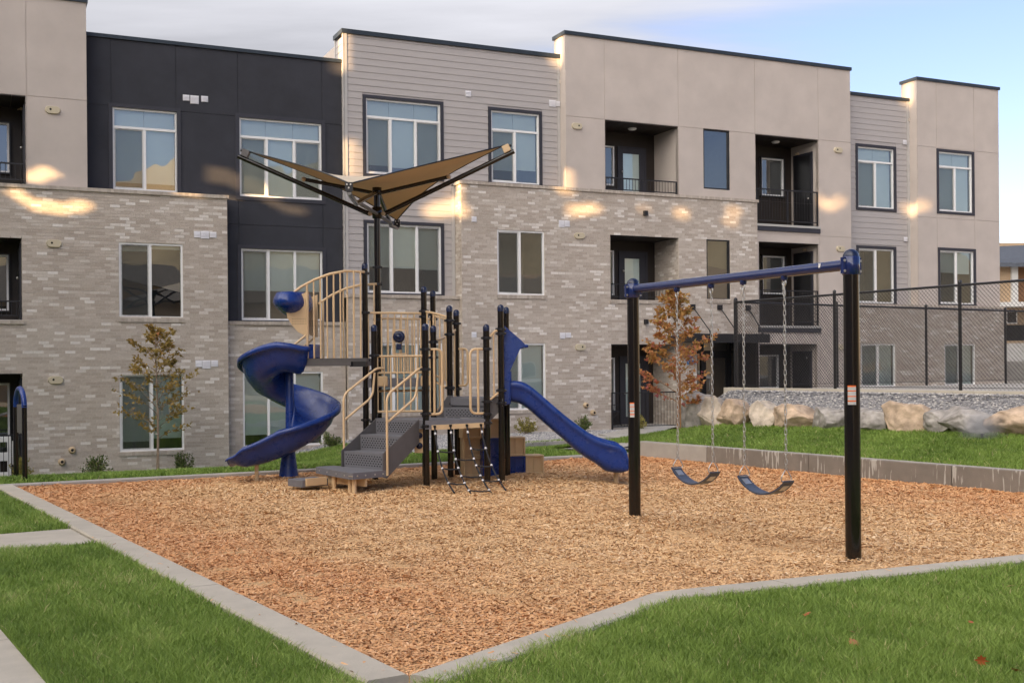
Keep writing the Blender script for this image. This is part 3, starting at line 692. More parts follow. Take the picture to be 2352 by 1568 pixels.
window(*LB2, 0, [3.84], None, [4.55, 4.62], None, (0,), sill=True); window(*LB1, 0, [3.85], None, [-.08, -.02], None, (0,), sill=True)
# right unit
brick_wall(8.86, 12.03, -.6, 3.51, .2, [G1D]); rowlock('brick_ledge', 8.84, 12.03, 3.51, 3.60, .15, .5)
bricks(.2, .35, -.6, 3.5, 8.86, (), 1)
window(*G1D, .2, [10.13, 10.79], None, [.5, .5, .5], None, (0,), sill=True)
brick_wall(12.03, 21.93, -.6, 6.66, 0, [MB2, MB1, BA2, BA1, NA2, ENT]); rowlock('parapet_cap', 11.98, 21.96, 6.66, 6.745, -.045, .5)
MB().face([(12.037, .5, -.6), (12.037, .007, -.6), (12.037, .007, 6.66), (12.037, .5, 6.66)]).build('brick_wall', M_mortar, B); bricks(.03, .45, -.6, 6.66, 12.03, (), 1)
window(*MB2, 0, [13.80], None, None, None, (0,), sill=True); window(*MB1, 0, [13.79], None, [.47, .50], None, (0,), sill=True)
window(*NA2, 0, [], None, None, None, (), frame=M_black, sill=True); window(*NA3, .1, [], None, None, None, (), frame=M_black)
def siding(x0, x1, z0, z1, d, holes):
    wall('wall', x0, x1, z0, z1, d + .02, holes, M_siding); z = z0; e = .1805
    while z < z1 - .02:
        zt = min(z + e, z1); segs = [(x0, x1)]
        for h in holes:
            if h[2] - .1 < (z + zt) / 2 < h[3] + .1: segs = [t for s0, s1 in segs for t in ((s0, min(s1, h[0])), (max(s0, h[1]), s1)) if t[1] - t[0] > .03]
        for s0, s1 in segs:                       # each board tapers and laps over the one below
            k = MB(); i = 0
            sec = [(d - .002, z + .001), (d - .002, z + .012), (d + .010, zt + .006), (d + .02, zt + .006), (d + .016, z + .001)]
            k.loft([[(x, p, q) for p, q in sec] for x in (s0 + .001, s1 - .001)], closed=True, caps=True, smooth=False); k.build('siding_board', M_siding, B)
        z += e
trimh = lambda h: (h[0] - .09, h[1] + .09, h[2] - .02, h[3] + .09)
siding(8.97, 15.24, 3.60, 10.53, .45, [trimh(h) for h in (G1A, G1B, G1C)] + [(11.93, 15.3, 3.5, 6.7)])
MB().box(8.87, 8.968, .43, .47, 3.60, 10.53).build('corner_board', M_sidetrim, B); MB().box(15.242, 15.326, .44, .47, 6.745, 10.53).build('corner_board', M_sidetrim, B); MB().box(11.93, 12.02, .44, .47, 3.60, 6.655).build('corner_board', M_sidetrim, B)
wr = MB()
for i in range(40):
    z = 3.6 + i * .1805
    if z > 10.4: break
    wr.loft([[(p, y, q) for p, q in ((8.875, z), (8.862, z + .005), (8.872, min(z + .18, 10.53)))] for y in (.47, 1.2)], smooth=False)
wr.build('siding_return', M_siding, B); MB().box(8.855, 8.9, .43, .52, 3.6, 10.53).build('corner_board', M_sidetrim, B); MB().box(8.85, 8.9, 1.14, 1.22, 9.0, 10.53).build('corner_board', M_sidetrim, B)
MB().box(8.82, 15.36, .40, 1.24, 10.53, 10.645).build('coping', M_coping, B)
MB().box(8.93, 9.15, 1.24, 11, 8, 10.44).build('parapet_wall', M_stucco, B)
window(*G1A, .45, [10.18, 10.90], 8.38, [7.13, 7.1, 7.13], (M_trim, .085), (0, 2)); window(*G1B, .45, [13.89], 8.33, [7.23, 7.27], (M_trim, .085), (0,))
window(*G1C, .45, [10.19, 10.91], None, [4.39, 4.37, 4.35], (M_trim, .085), (0, 2))
panels(15.33, 25.72, 6.745, 11.14, .1, [BA3, NA3, BB3], M_stucco, [16.60, 19.13, 21.94, 24.41], [8.81])
panels(21.94, 25.72, .3, 6.745, .1, [BB3, BB2, BB1], M_stucco, [24.41], [5.74])
MB().face([(15.33, .8, 6.7), (15.33, .1, 6.7), (15.33, .1, 11.14), (15.33, .8, 11.14)]).build('stucco_return', M_stucco, B)
MB().face([(25.72, .1, .3), (25.72, .8, .3), (25.72, .8, 11.14), (25.72, .1, 11.14)]).build('stucco_return', M_stucco, B)
MB().box(15.285, 25.76, .055, .84, 11.14, 11.245).build('coping', M_coping, B)
siding(25.72, 28.45, 3.61, 10.47, .45, [trimh(h) for h in (G2A, G2B)])
MB().box(28.452, 28.55, .43, .47, 3.61, 10.47).build('corner_board', M_sidetrim, B); MB().box(25.70, 28.58, .40, 1.2, 10.47, 10.57).build('coping', M_coping, B)
panels(28.55, 32.28, 3.61, 11.12, .08, [B3A, B3B], M_stucco, [29.4, 31.12], [6.55, 8.92])
MB().face([(28.55, .8, 3.6), (28.55, .08, 3.6), (28.55, .08, 11.12), (28.55, .8, 11.12)]).build('stucco_return', M_stucco, B)
MB().face([(32.28, .08, 3.6), (32.28, 12, 3.6), (32.28, 12, 11.12), (32.28, .08, 11.12)]).build('stucco_return', M_stucco, B)
MB().box(28.505, 32.325, .035, .84, 11.12, 11.22).build('coping', M_coping, B)
brick_wall(25.72, 32.42, .3, 3.53, 0, [RB1, RB2]); rowlock('brick_ledge', 25.72, 32.46, 3.53, 3.61, -.045, .5)
MB().face([(32.42, 0, .3), (32.42, 12, .3), (32.42, 12, 3.53), (32.42, 0, 3.53)]).build('brick_wall', M_mortar, B)
for w, d, tr, bl in ((G2A, .45, 8.34, [6.85, 6.85]), (G2B, .45, None, None), (B3A, .08, 8.31, [6.83, 6.83]), (B3B, .08, None, [4.75, 4.72]), (RB1, 0, None, [.92, .92]), (RB2, 0, None, [.92, .92])):
    window(*w, d, [(w[0] + w[1]) / 2], tr, bl, (M_trim, .09) if d else None, (0,))
# balconies
balcony(*BA3, .1, M_stucco, True); balcony(*BB3, .1, M_stucco, True); balcony(*BA2, 0, 'brick', True, False); balcony(*BB2, .1, M_stucco, True, False); balcony(*BA1, 0, 'brick', True, False); balcony(*BB1, .1, M_stucco, True, False)
balcony(*BL3, .1, M_stucco, True, False); balcony(*BL2, 0, 'brick', True, False); balcony(*BL1, 0, 'brick', True, False)
railing(16.63, 19.10, 6.80, 7.16, .16); railing(21.97, 24.38, 6.14, 7.14, .12); railing(16.72, 19.02, 3.66, 4.05, .06); railing(22.07, 24.36, 2.98, 3.99, .12)
railing(-1.6, 1.05, 6.10, 6.50, .16); railing(-1.6, .94, 2.92, 3.28, .06)
for (a, b, z, d) in ((21.94, 24.43, 5.98, .1), (22.0, 24.42, 2.82, .1)):
    MB().box(a, b, d - .06, d + .1, z - .02, z + .05).build('balcony_edge', M_slab, B); MB().box(a, b, d - .045, d + .1, z - .16, z - .022).build('balcony_fascia', M_trim, B)
rowlock('brick_ledge', 16.66, 19.08, 3.47, 3.555, -.04, .1); rowlock('brick_ledge', -1.6, 1.0, 2.73, 2.815, -.04, .1)
door(17.79, 18.80, 6.60, 8.36, 1.45, (17.98, 18.56, 6.8, 8.15)); door(17.74, 18.76, 3.56, 5.15, 1.35, (17.95, 18.48, 3.75, 4.93)); door(17.74, 18.76, -.16, 1.95, 1.35, (17.95, 18.48, .1, 1.72))
window(16.7, 17.66, 7.14, 8.34, 1.37, [], None, 7.16, None, room=1.0); window(16.76, 17.55, 3.8, 5.15, 1.25, [], None, None, None, room=1.0); window(16.76, 17.55, .3, 1.9, 1.25, [], None, None, None, room=1.0)
window(23.13, 24.03, 7.15, 8.37, 1.36, [], None, 7.95, (M_black, .03), room=1.0, curtain=True); window(23.14, 24.04, 3.95, 5.19, 1.36, [], None, 5.0, (M_black, .03), room=1.0); window(22.85, 23.72, .88, 1.97, 1.30, [], None, .9, (M_black, .03), room=1.0)
window(-.9, .74, 6.45, 7.66, 1.36, [], None, 6.7, (M_black, .03), room=1.0); window(-.9, .70, 3.1, 4.45, 1.26, [], None, 4.2, (M_black, .03), room=1.0); window(-.9, .70, -.4, 1.35, 1.26, [], None, -.2, (M_black, .03), room=1.0)
for x1, z0, z1, d in ((24.40, 5.98, 8.40, .1), (24.38, 2.82, 5.20, .1), (24.30, .85, 2.0, .1), (1.07, 5.92, 7.85, .1), (.96, 2.82, 4.55, 0), (.95, -.95, 1.40, 0)):
    k = MB(); k.box(x1 - .04, x1 - .003, d + .25, d + 1.20, z0, z1 + .08); o = k.build('balcony_door', M_trim, B)
    MB().box(x1 - .055, x1 - .042, d + .33, d + 1.12, z0 + .04, z1).build('door_leaf', M_black, o); MB().lathe([(0, 0), (.025, .01), (.03, .04), (0, .06)], (x1 - .09, d + .40, z0 + .98), 10).build('handle', M_bolt, o)
for x, y, z in ((24.33, 1.05, 8.52), (24.31, .7, 5.36), (1.0, 1.0, 7.95)):
    k = MB(); k.tube([(x + .06, y, z), (x - .02, y, z)], .035, 8); k.tube([(x - .02, y, z), (x - .08, y, z - .03)], .018, 6); k.build('balcony_sprinkler', M_brass, B)
# small fittings on the walls
def vent(x0, x1, z0, z1, d, m=M_whitebox):
    k = MB(); k.box(x0, x1, d - .012, d, z0, z1); n = max(3, int((z1 - z0) / .035))
    for i in range(n): z = z0 + .012 + (z1 - z0 - .024) * i / n; k.face([(x0 + .012, d - .028, z), (x1 - .012, d - .028, z), (x1 - .012, d - .013, z + .024), (x0 + .012, d - .013, z + .024)]); k.face([(x0 + .012, d - .028, z), (x1 - .012, d - .028, z), (x1 - .012, d - .013, z), (x0 + .012, d - .013, z)][::-1])
    k.build('wall_vent', m, B)
for v in ((4.74, 4.90, 8.40, 8.55, .6), (4.92, 5.13, 8.34, 8.55, .6), (5.19, 5.36, 8.41, 8.56, .6), (4.88, 5.04, 4.90, 5.06, 0), (5.045, 5.25, 4.88, 5.07, 0), (5.26, 5.43, 4.91, 5.06, 0), (4.89, 5.05, 1.70, 1.87, 0), (5.055, 5.26, 1.66, 1.87, 0), (5.27, 5.44, 1.71, 1.87, 0),
          (12.37, 12.54, 9.16, 9.33, .45), (14.97, 15.185, 9.11, 9.31, .45), (15.19, 15.32, 9.14, 9.29, .44), (12.33, 12.48, 5.63, 5.78, 0), (15.02, 15.19, 5.60, 5.80, 0), (15.20, 15.37, 5.62, 5.80, 0), (12.30, 12.45, 2.46, 2.61, 0), (15.02, 15.19, 2.43, 2.61, 0), (15.20, 15.38, 2.46, 2.61, 0),
          (28.25, 28.42, 9.0, 9.16, .43), (28.25, 28.42, 5.75, 5.90, .43)): vent(*v)
def horn(x, z, d, fl=1):
    k = MB(); pr = []
    for i in range(28):
        t = 2 * math.pi * i / 28; cx = .08 if math.cos(t) > 0 else -.08; pr.append((x + cx + .088 * math.cos(t), z + .088 * math.sin(t)))
    k.loft([[(p[0], d - y, p[1]) if s == 1 else (x + (p[0] - x) * s, d - y, z + (p[1] - z) * s) for p in pr] for y, s in ((0, 1), (.035, 1), (.05, .93))], closed=True); k.face([(x + (p[0] - x) * .93, d - .05, z + (p[1] - z) * .93) for p in pr])
    o = k.build('wall_sounder', M_beigebox, B); MB().lathe([(.0, .0), (.026, 0)], (0, 0, 0), 12).build('sounder_hole', M_hole, o).matrix_local = Matrix.Translation((x - .05 * fl, d - .0525, z + .01)) @ Matrix.Rotation(R(90), 4, 'X')
for x, z, d, f in ((1.66, 7.79, .1, 1), (1.66, 4.63, 0, 1), (1.67, 1.42, 0, 1), (15.68, 8.54, .1, -1), (15.68, 5.38, 0, 1), (15.68, 2.19, 0, -1), (25.20, 8.53, .1, 1), (25.26, 5.36, .1, 1), (25.26, 2.2, .1, 1)): horn(x, z, d, f)
def outlet(x, z):
    k = MB(); k.lathe([(.085, 0), (.085, .03), (.06, .05), (.055, .11), (.035, .11), (.03, .03), (0, .03)], n=16); o = k.build('pipe_outlet', M_brass, B); o.matrix_local = Matrix.Translation((x, .0, z)) @ Matrix.Rotation(R(90), 4, 'X')
    MB().lathe([(0, .105), (.036, .105)], n=12).build('pipe_mouth', M_hole, o)
for p in ((2.02, -.24), (1.79, -.51), (15.84, .53), (16.07, .31)): outlet(*p)
for x, z in ((17.87, 6.13), (17.86, 2.94)):
    k = MB(); k.box(x - .055, x + .055, -.10, 0, z - .07, z + .07); k.box(x - .03, x + .03, -.102, -.1, z - .04, z + .03); k.build('wall_lamp', M_black, B, bevel=.006)
# entry with its hung canopy
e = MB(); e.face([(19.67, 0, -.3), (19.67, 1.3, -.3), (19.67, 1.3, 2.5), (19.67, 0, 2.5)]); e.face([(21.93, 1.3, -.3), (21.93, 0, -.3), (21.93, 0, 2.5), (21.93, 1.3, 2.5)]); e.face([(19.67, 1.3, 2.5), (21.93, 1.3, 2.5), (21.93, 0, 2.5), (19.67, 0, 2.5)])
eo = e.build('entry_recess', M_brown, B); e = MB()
for x in (19.67, 20.62, 21.66, 21.88): e.box(x, x + .09, 1.18, 1.28, -.2, 2.5)
for z in (-.2, 2.02, 2.38): e.box(19.76, 21.88, 1.19, 1.27, z, z + .09)
for a, b, c, f in ((20.71, 20.81, -.1, 2.02), (21.56, 21.66, -.1, 2.02), (20.81, 21.56, -.1, .12), (20.81, 21.56, 1.88, 2.02)): e.box(a, b, 1.2, 1.26, c, f)
e.build('entry_frame', M_black, eo); MB().face([(19.7, 1.23, -.1), (21.9, 1.23, -.1), (21.9, 1.23, 2.4), (19.7, 1.23, 2.4)]).build('glass', M_sheetglass, eo)
MB().face([(19.2, 2.6, -.2), (22.4, 2.6, -.2), (22.4, 2.6, 2.5), (19.2, 2.6, 2.5)]).build('lobby_wall', M_warmroom, eo); MB().tube([(20.86, 1.15, .85), (20.86, 1.10, .9), (20.86, 1.10, 1.15), (20.86, 1.15, 1.2)], .014, 8).build('handle', M_bolt, eo)
a = MB(); a.box(18.72, 21.36, -1.25, -.02, 2.33, 2.53); a.box(18.69, 21.39, -1.28, -1.25, 2.30, 2.56); a.box(18.69, 21.39, -1.262, -1.3, 2.42, 2.45); ao = a.build('entry_canopy', M_black, B)
for xt, xb in ((19.51, 19.40), (20.49, 20.33), (21.54, 21.26)):
    k = MB(); k.tube([(xt, -.03, 3.40), (xb, -1.1, 2.62)], .016, 8); k.tube([(xb, -1.06, 2.66), (xb, -1.12, 2.53)], .028, 8); k.build('hanger_rod', M_black, ao); MB().box(xt - .085, xt + .085, -.045, 0, 3.32, 3.48).build('rod_plate', M_black, ao)
for x0, x1, z0, z1 in ((19.32, 19.50, 1.87, 2.02), (19.30, 19.60, 1.68, 1.80)):
    so_ = MB().box(x0, x1, -.018, -.001, z0, z1).build('entry_sign', M_signblue, B); k = MB()
    for i in range(3): q = x0 + .03 + i * (x1 - x0 - .06) / 3; k.box(q, q + .026, -.0205, -.0183, z0 + .05, z1 - .05)
    k.build('sign_marks', M_white, so_)
# roof deck and the body of the block behind the walls
MB().box(-8, 8.9, 1.95, 13, -1.2, 9.3).build('roof', M_mortar, B); MB().box(8.96, 32.2, 1.95, 13, -1.2, 9.9).build('roof', M_mortar, B)
for a, b, z, d in ((-8, 2.4, 9.3, .3), (2.4, 8.85, 9.25, .8), (8.9, 15.3, 9.9, .7), (15.3, 25.7, 9.9, .4), (25.7, 28.5, 9.8, .7), (28.5, 32.2, 9.9, .4)): MB().box(a, b, d, 1.96, z - .1, z).build('roof', M_mortar, B)
for a, b, d, z0, z1 in ((-7.9, 2.3, .5, -1, 5), (12.2, 16.5, 1.55, -.5, 9.8)): pass

# bricks: the nearest 300 one by one, the rest joined
def brick_boxes(L, m, name):
    A = np.array([b[:5] for b in L]); ax = np.array([b[5] for b in L]); n = len(A); j = RNG.uniform(-.0035, .0025, n)
    x0, x1, z0, z1, d = A.T; f = d + j; g = d + .02; V = np.empty((n, 8, 3))
    for k, (X, Y, Z) in enumerate(((x0, f, z0), (x1, f, z0), (x1, f, z1), (x0, f, z1), (x0, g, z0), (x1, g, z0), (x1, g, z1), (x0, g, z1))): V[:, k] = np.stack([X, Y, Z], 1)
    sw = ax == 1; V[sw] = V[sw][:, :, [1, 0, 2]]
    F = np.array([(0, 1, 2, 3), (3, 2, 6, 7), (1, 0, 4, 5), (0, 3, 7, 4), (2, 1, 5, 6)]); F = (np.arange(n)[:, None, None] * 8 + F[None])
    F[sw] = F[sw][:, :, ::-1]
    tag(np_obj(name, V.reshape(-1, 3), F.reshape(-1, 4), m, np.repeat(RNG.random(n) ** 1.15, 5), B), kind='stuff')
near = [b for b in BRICKS if b[5] == 0 and b[4] == 0 and .95 < b[0] < 2.75 and .02 < b[2] < 2.75 and abs((b[1] - b[0]) - (BL - .009)) < .002][:300]
nk = {id(b) for b in near}; rest = [b for b in BRICKS if id(b) not in nk]
brick_boxes(rest, M_brickA, 'brick_field')
bm_ = MB(); hx, hz = (BL - .009) / 2, (CH - .009) / 2
bm_.face([(-hx, 0, -hz), (hx, 0, -hz), (hx, 0, hz), (-hx, 0, hz)]).face([(-hx, 0, hz), (hx, 0, hz), (hx, .02, hz), (-hx, .02, hz)]).face([(hx, 0, -hz), (-hx, 0, -hz), (-hx, .02, -hz), (hx, .02, -hz)]).face([(-hx, 0, -hz), (-hx, 0, hz), (-hx, .02, hz), (-hx, .02, -hz)]).face([(hx, 0, hz), (hx, 0, -hz), (hx, .02, -hz), (hx, .02, hz)])
bmesh1 = bm_.mesh('brick'); bmesh1.materials.append(M_brickO)
for b in near:
    o = bpy.data.objects.new('brick', bmesh1); COL.objects.link(o); o.parent = B; o.location = ((b[0] + b[1]) / 2, b[4] + random.uniform(-.0035, .0025), (b[2] + b[3]) / 2)

# added unseen wall: shades the yard, its cut holes throw sun patches on facade
tphi, tel = math.tan(R(SUN_PHI)), math.tan(R(SUN_EL)) / math.cos(R(SUN_PHI)); WS = -20.0
def patch(pts, r): return pts, r
PATCH = [patch([(1.15, 5.72), (1.5, 5.50), (2.0, 5.42), (2.7, 5.52)], .13), patch([(1.35, 6.2), (1.75, 6.25)], .17), patch([(4.7, 6.62), (5.25, 6.58), (5.9, 6.35), (6.35, 6.05)], .19), patch([(8.6, 7.6), (8.65, 6.8)], .16), patch([(8.98, 7.5), (8.98, 6.75)], .10),
         patch([(10.9, 5.98), (11.9, 6.15), (12.1, 6.6)], .22), patch([(12.2, 6.5), (12.3, 5.85)], .2), patch([(15.45, 7.15), (15.6, 6.6)], .18), patch([(15.8, 6.05), (16.55, 6.17)], .16), patch([(19.53, 6.15)], .2), patch([(21.36, 6.35), (21.27, 5.98)], .15), patch([(24.6, 6.94), (25.0, 6.62), (25.45, 6.92)], .12), patch([(27.95, 6.96), (28.4, 6.72), (29.15, 7.0)], .12), patch([(4.9, 6.0), (5.4, 5.95)], .1), patch([(18.2, 6.2)], .12), patch([(6.6, 5.9), (7.1, 5.8)], .1),
         patch([(8.2, 10.5), (8.2, 9.95)], .42), patch([(14.85, 11.1), (14.85, 10.6)], .3), patch([(28.1, 11.0), (28.1, 10.65)], .28)]
def lit(s, z):
    for pts, r in PATCH:
        if len(pts) == 1:
            if math.hypot(s - pts[0][0], z - pts[0][1]) < r: return True
        for (ax, az), (bx, bz) in zip(pts, pts[1:]):
            l2 = (bx - ax) ** 2 + (bz - az) ** 2; t = clamp(((s - ax) * (bx - ax) + (z - az) * (bz - az)) / l2)
            if math.hypot(s - ax - t * (bx - ax), z - az - t * (bz - az)) < r: return True
    return False
PD = .2                                                  # mean depth of the facade planes
wg = MB(); st = .1; zc0, zc1 = 6.0, 17.0; y = .2
while y > -32.0:
    run = None; z = zc0
    while z < zc1 - 1e-6:
        ym, zm = y - st / 2, z + st / 2; s = WS + (PD - ym) / tphi; zf_ = zm - (s - WS) * tel
        if lit(s, zf_):
            if run is not None: wg.face([(WS, y, run), (WS, y - st, run), (WS, y - st, z), (WS, y, z)]); run = None
        elif run is None: run = z
        z += st
    if run is not None: wg.face([(WS, y, run), (WS, y - st, run), (WS, y - st, zc1), (WS, y, zc1)])
    y -= st
yb = y
wg.face([(WS, .2, -1.2), (WS, yb, -1.2), (WS, yb, zc0), (WS, .2, zc0)]); wg.face([(WS, yb, -1.2), (WS, -70, -1.2), (WS, -70, 17), (WS, yb, 17)]); wg.face([(WS, 13, -1.2), (WS, .2, -1.2), (WS, .2, 12), (WS, 13, 12)])
wg.build('added_shade_wall', M_stucco, B, solid=.06)
# ------------------------------------------------------------------ play structure
PS = empty('play_structure', (-1.2, 16.6, 0)); tag(PS, 'tan, black and blue play structure with spiral slide and fabric shade sail', 'playground')
PS.location = (0, 0, 0)
PR = .044
def clampring(z, x, y, m=M_clamp): return MB().lathe([(PR, -.02), (PR + .014, -.02), (PR + .014, .02), (PR, .02)], (x, y, z), 16, False).tube([(x - PR - .03, y - .012, z), (x + PR + .03, y - .012, z)], .017, 6).tube([(x + .0, y - PR - .03, z), (x, y + PR + .03, z)], .014, 6)
def post(x, y, top, rings=(), parent=PS):
    o = MB().tube([(x, y, -.3), (x, y, top - .045)], PR, 18, caps=False).build('post', M_post, parent)
    MB().lathe([(PR + .002, -.05), (PR + .002, 0)] + [((PR + .002) * math.cos(t), (PR + .002) * math.sin(t)) for t in (.35, .7, 1.05, 1.35, 1.57)], (x, y, top - .045), 18).build('cap', M_cap, o)
    for z in rings: clampring(z, x, y).build('clamp', M_clamp, o)
    return o
Q = {'a': (-2.16, 17.02), 'b': (-1.96, 16.42), 'p': (-2.04, 17.62), 'c': (-1.17, 15.61), 'd': (-1.13, 16.60), 'e': (-1.30, 17.12), 'f': (-1.23, 18.05), 'g': (-.90, 16.70), 'h': (-.83, 17.31), 'i': (-.35, 15.82), 'j': (-.15, 15.86), 'k': (-.08, 16.88)}
post(*Q['a'], 3.18, (3.02, 2.44, 1.74, .86)); post(*Q['b'], 2.24, (1.80, 1.58, .86)); post(*Q['c'], 2.22, (1.87, 1.60, 1.0, .83)); post(*Q['d'], 2.23, (1.99, 1.77, .84)); post(*Q['e'], 2.83, (2.46, 2.38, 1.40))
post(*Q['f'], 2.83, (2.45, 2.38, 1.40)); post(*Q['g'], 2.52, (2.30, 2.10, 1.33, 1.1)); post(*Q['h'], 2.49, (2.28, 1.30, 1.1)); post(*Q['i'], 2.21, (2.02, 1.87, 1.15, .98, .86)); post(*Q['j'], 2.48, (2.14, 2.08, 1.30, 1.13)); post(*Q['k'], 2.50, (2.10, 1.3))
# shade pole and sail
SX, SY = Q['p']
sp = MB().tube([(SX, SY, -.3), (SX, SY, 4.36)], .050, 20).build('shade_pole', M_post, PS)
for z in (3.16, 2.90, 2.36, 1.74): clampring(z, SX, SY).build('clamp', M_clamp, sp)
MB().lathe([(.052, -.09), (.075, -.085), (.075, .085), (.052, .09)], (SX, SY, 3.99), 16).build('collar', M_post, sp); MB().lathe([(.052, -.06), (.072, -.055), (.072, .055), (0, .06)], (SX, SY, 4.32), 16).build('collar', M_post, sp)
def arm(nm, pts, r): return MB().tube(pts, r, 10).build(nm, M_post, PS)
tips = {'L': (-4.14, 17.55, 4.86), 'R': (.06, 17.55, 4.90)}
for k, sgn in (('L', -1), ('R', 1)):
    t = Vector(tips[k]); c = Vector((SX + sgn * .10, SY, 3.97)); o = arm('shade_arm', [c, t], .036); j = c.lerp(t, .5) + Vector((0, -.03, .085))
    MB().tube([Vector((SX + sgn * .07, SY, 4.30)), j], .029, 10).build('strut', M_post, o)
    for p in (c + Vector((sgn * .0, -.05, 0)), j): MB().lathe([(0, .032), (.03, .03), (.034, 0), (.034, -.02)], n=12).build('pivot_bolt', M_brass, o).matrix_local = Matrix.Translation(p + Vector((0, -.02, 0))) @ Matrix.Rotation(R(90), 4, 'X')
    d = (t - c).normalized(); up = d.cross(Vector((0, 1, 0))) * (-1 if k == 'R' else 1); up = up if up.z > 0 else -up
    MB().obox(t - d * .09 + up * .085, d * .055, Vector((0, .05, 0)), up * .055).build('bracket', M_tanpl if k == 'R' else M_deckd, o, bevel=.006)
for pts in ([(SX, SY - .05, 4.30), (-2.14, 16.0, 3.90), (-2.155, 15.40, 3.96)], [(SX + .02, SY + .05, 4.30), (-1.95, 18.8, 3.94), (-1.93, 19.6, 4.0)]):
    o = arm('shade_arm', pts, .034); e = Vector(pts[2])
    MB().tube([(SX, SY + (-.08 if pts[1][1] < SY else .08), 3.97), Vector(pts[1]) + Vector((0, .12 if pts[1][1] < SY else -.12, .04))], .028, 10).build('strut', M_deckd, o)
    k = MB(); k.box(e.x - .05, e.x + .05, e.y - .02, e.y + .03, e.z + .02, e.z + .14); bo = k.build('bracket', M_clamp, o); k = MB()
    for a, b in ((-.025, .11), (.025, .11), (0, .065)): k.lathe([(0, .03), (.014, .03), (.014, .02)], n=8) if False else k.tube([(e.x + a, e.y - .03, e.z + b), (e.x + a, e.y, e.z + b)], .012, 8)
    k.build('bolt', M_bolt, bo)
# the sail: two high corners, two low ones, edges drawn in
A, C_, Bc, Dc = Vector((-3.98, 17.55, 4.93)), Vector((-.12, 17.55, 4.98)), Vector((-2.15, 15.44, 4.09)), Vector((-1.93, 19.56, 4.13))
n = 26; V = []; F = []
for i in range(n + 1):
    for j in range(n + 1):
        a, b = i / n, j / n                              # a: A to B side, b: A to D side
        p = A * (1 - a) * (1 - b) + Bc * a * (1 - b) + C_ * a * b + Dc * (1 - a) * b
        ctr = (A + Bc + C_ + Dc) / 4; ins = .18 * max(4 * a * (1 - a) * (abs(2 * b - 1)) ** 2, 4 * b * (1 - b) * (abs(2 * a - 1)) ** 2)
        q = p.lerp(ctr, ins); q.z -= .10 * 16 * a * (1 - a) * b * (1 - b); V.append(tuple(q))
for i in range(n):
    for j in range(n): F.append((i * (n + 1) + j, i * (n + 1) + j + 1, (i + 1) * (n + 1) + j + 1, (i + 1) * (n + 1) + j))
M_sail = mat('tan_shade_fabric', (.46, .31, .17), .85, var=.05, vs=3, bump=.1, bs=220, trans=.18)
_t = M_sail.node_tree; _g = nd(_t, 'ShaderNodeNewGeometry')           # skylit top and shaded underside painted into the fabric colour
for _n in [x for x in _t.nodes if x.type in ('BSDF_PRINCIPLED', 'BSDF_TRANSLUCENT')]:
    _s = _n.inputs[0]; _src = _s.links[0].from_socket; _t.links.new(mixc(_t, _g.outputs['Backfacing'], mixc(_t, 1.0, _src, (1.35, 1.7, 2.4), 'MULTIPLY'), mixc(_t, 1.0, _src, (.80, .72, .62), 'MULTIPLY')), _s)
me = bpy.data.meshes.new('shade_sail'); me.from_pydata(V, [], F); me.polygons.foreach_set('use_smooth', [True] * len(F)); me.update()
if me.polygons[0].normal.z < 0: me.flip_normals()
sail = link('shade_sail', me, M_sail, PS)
idx = lambda i, j: V[i * (n + 1) + j]
hem = MB().tube([idx(i, 0) for i in range(n + 1)] + [idx(n, j) for j in range(1, n + 1)] + [idx(i, n) for i in range(n - 1, -1, -1)] + [idx(0, j) for j in range(n - 1, 0, -1)], .011, 6, closed=True).build('hem_cable', M_black, sail)
for p, q in ((A, Vector(tips['L']) + Vector((.04, 0, .09))), (C_, Vector(tips['R']) + Vector((-.04, 0, .09)))): MB().tube([p, q], .022, 6).build('corner_strap', M_black, sail)
# decks
def deck(nm, poly, z, th=.085, ov=.05):
    c = Vector((sum(p[0] for p in poly) / len(poly), sum(p[1] for p in poly) / len(poly))); pp = [tuple(Vector(p) + (Vector(p) - c).normalized() * ov) for p in poly]
    o = MB().prism(pp, z - th, z).build(nm, M_deck, PS, bevel=.008); return o
ccw = lambda *k: [Q[x] for x in k]
deck('deck', ccw('b', 'c', 'i', 'd'), .91, .12); deck('deck', ccw('a', 'e', 'f', 'p'), 1.47, .13); deck('deck', ccw('g', 'j', 'k', 'h'), 1.19, .11)
MB().prism([(-3.06, 16.66), (-2.12, 16.78), (-2.06, 17.5), (-3.06, 17.46)], 1.66, 1.77).build('deck', M_deckd, PS, bevel=.006)
MB().prism([(-2.30, 16.72), (-2.12, 16.735), (-2.10, 16.79), (-2.36, 16.77)], 1.645, 1.72).build('deck_bracket', M_clamp, PS)
def holes_on(o, c, ax, ay, nx, ny, sx, sy, nrm):
    """rows of slots punched in a riser or tread"""
    k = MB(); c, ax, ay, nrm = Vector(c), Vector(ax), Vector(ay), Vector(nrm)
    for i in range(nx):
        for j in range(ny):
            p = c + ax * ((i + .5 + (.25 if j % 2 else -.25)) / nx - .5) * 2 + ay * ((j + .5) / ny - .5) * 2 + nrm * .0015
            a, b = ax.normalized() * sx, ay.normalized() * sy; k.face([p - a, p - a * .5 - b, p + a * .5 - b, p + a, p + a * .5 + b, p - a * .5 + b])
    return k.build('slots', M_hole, o)
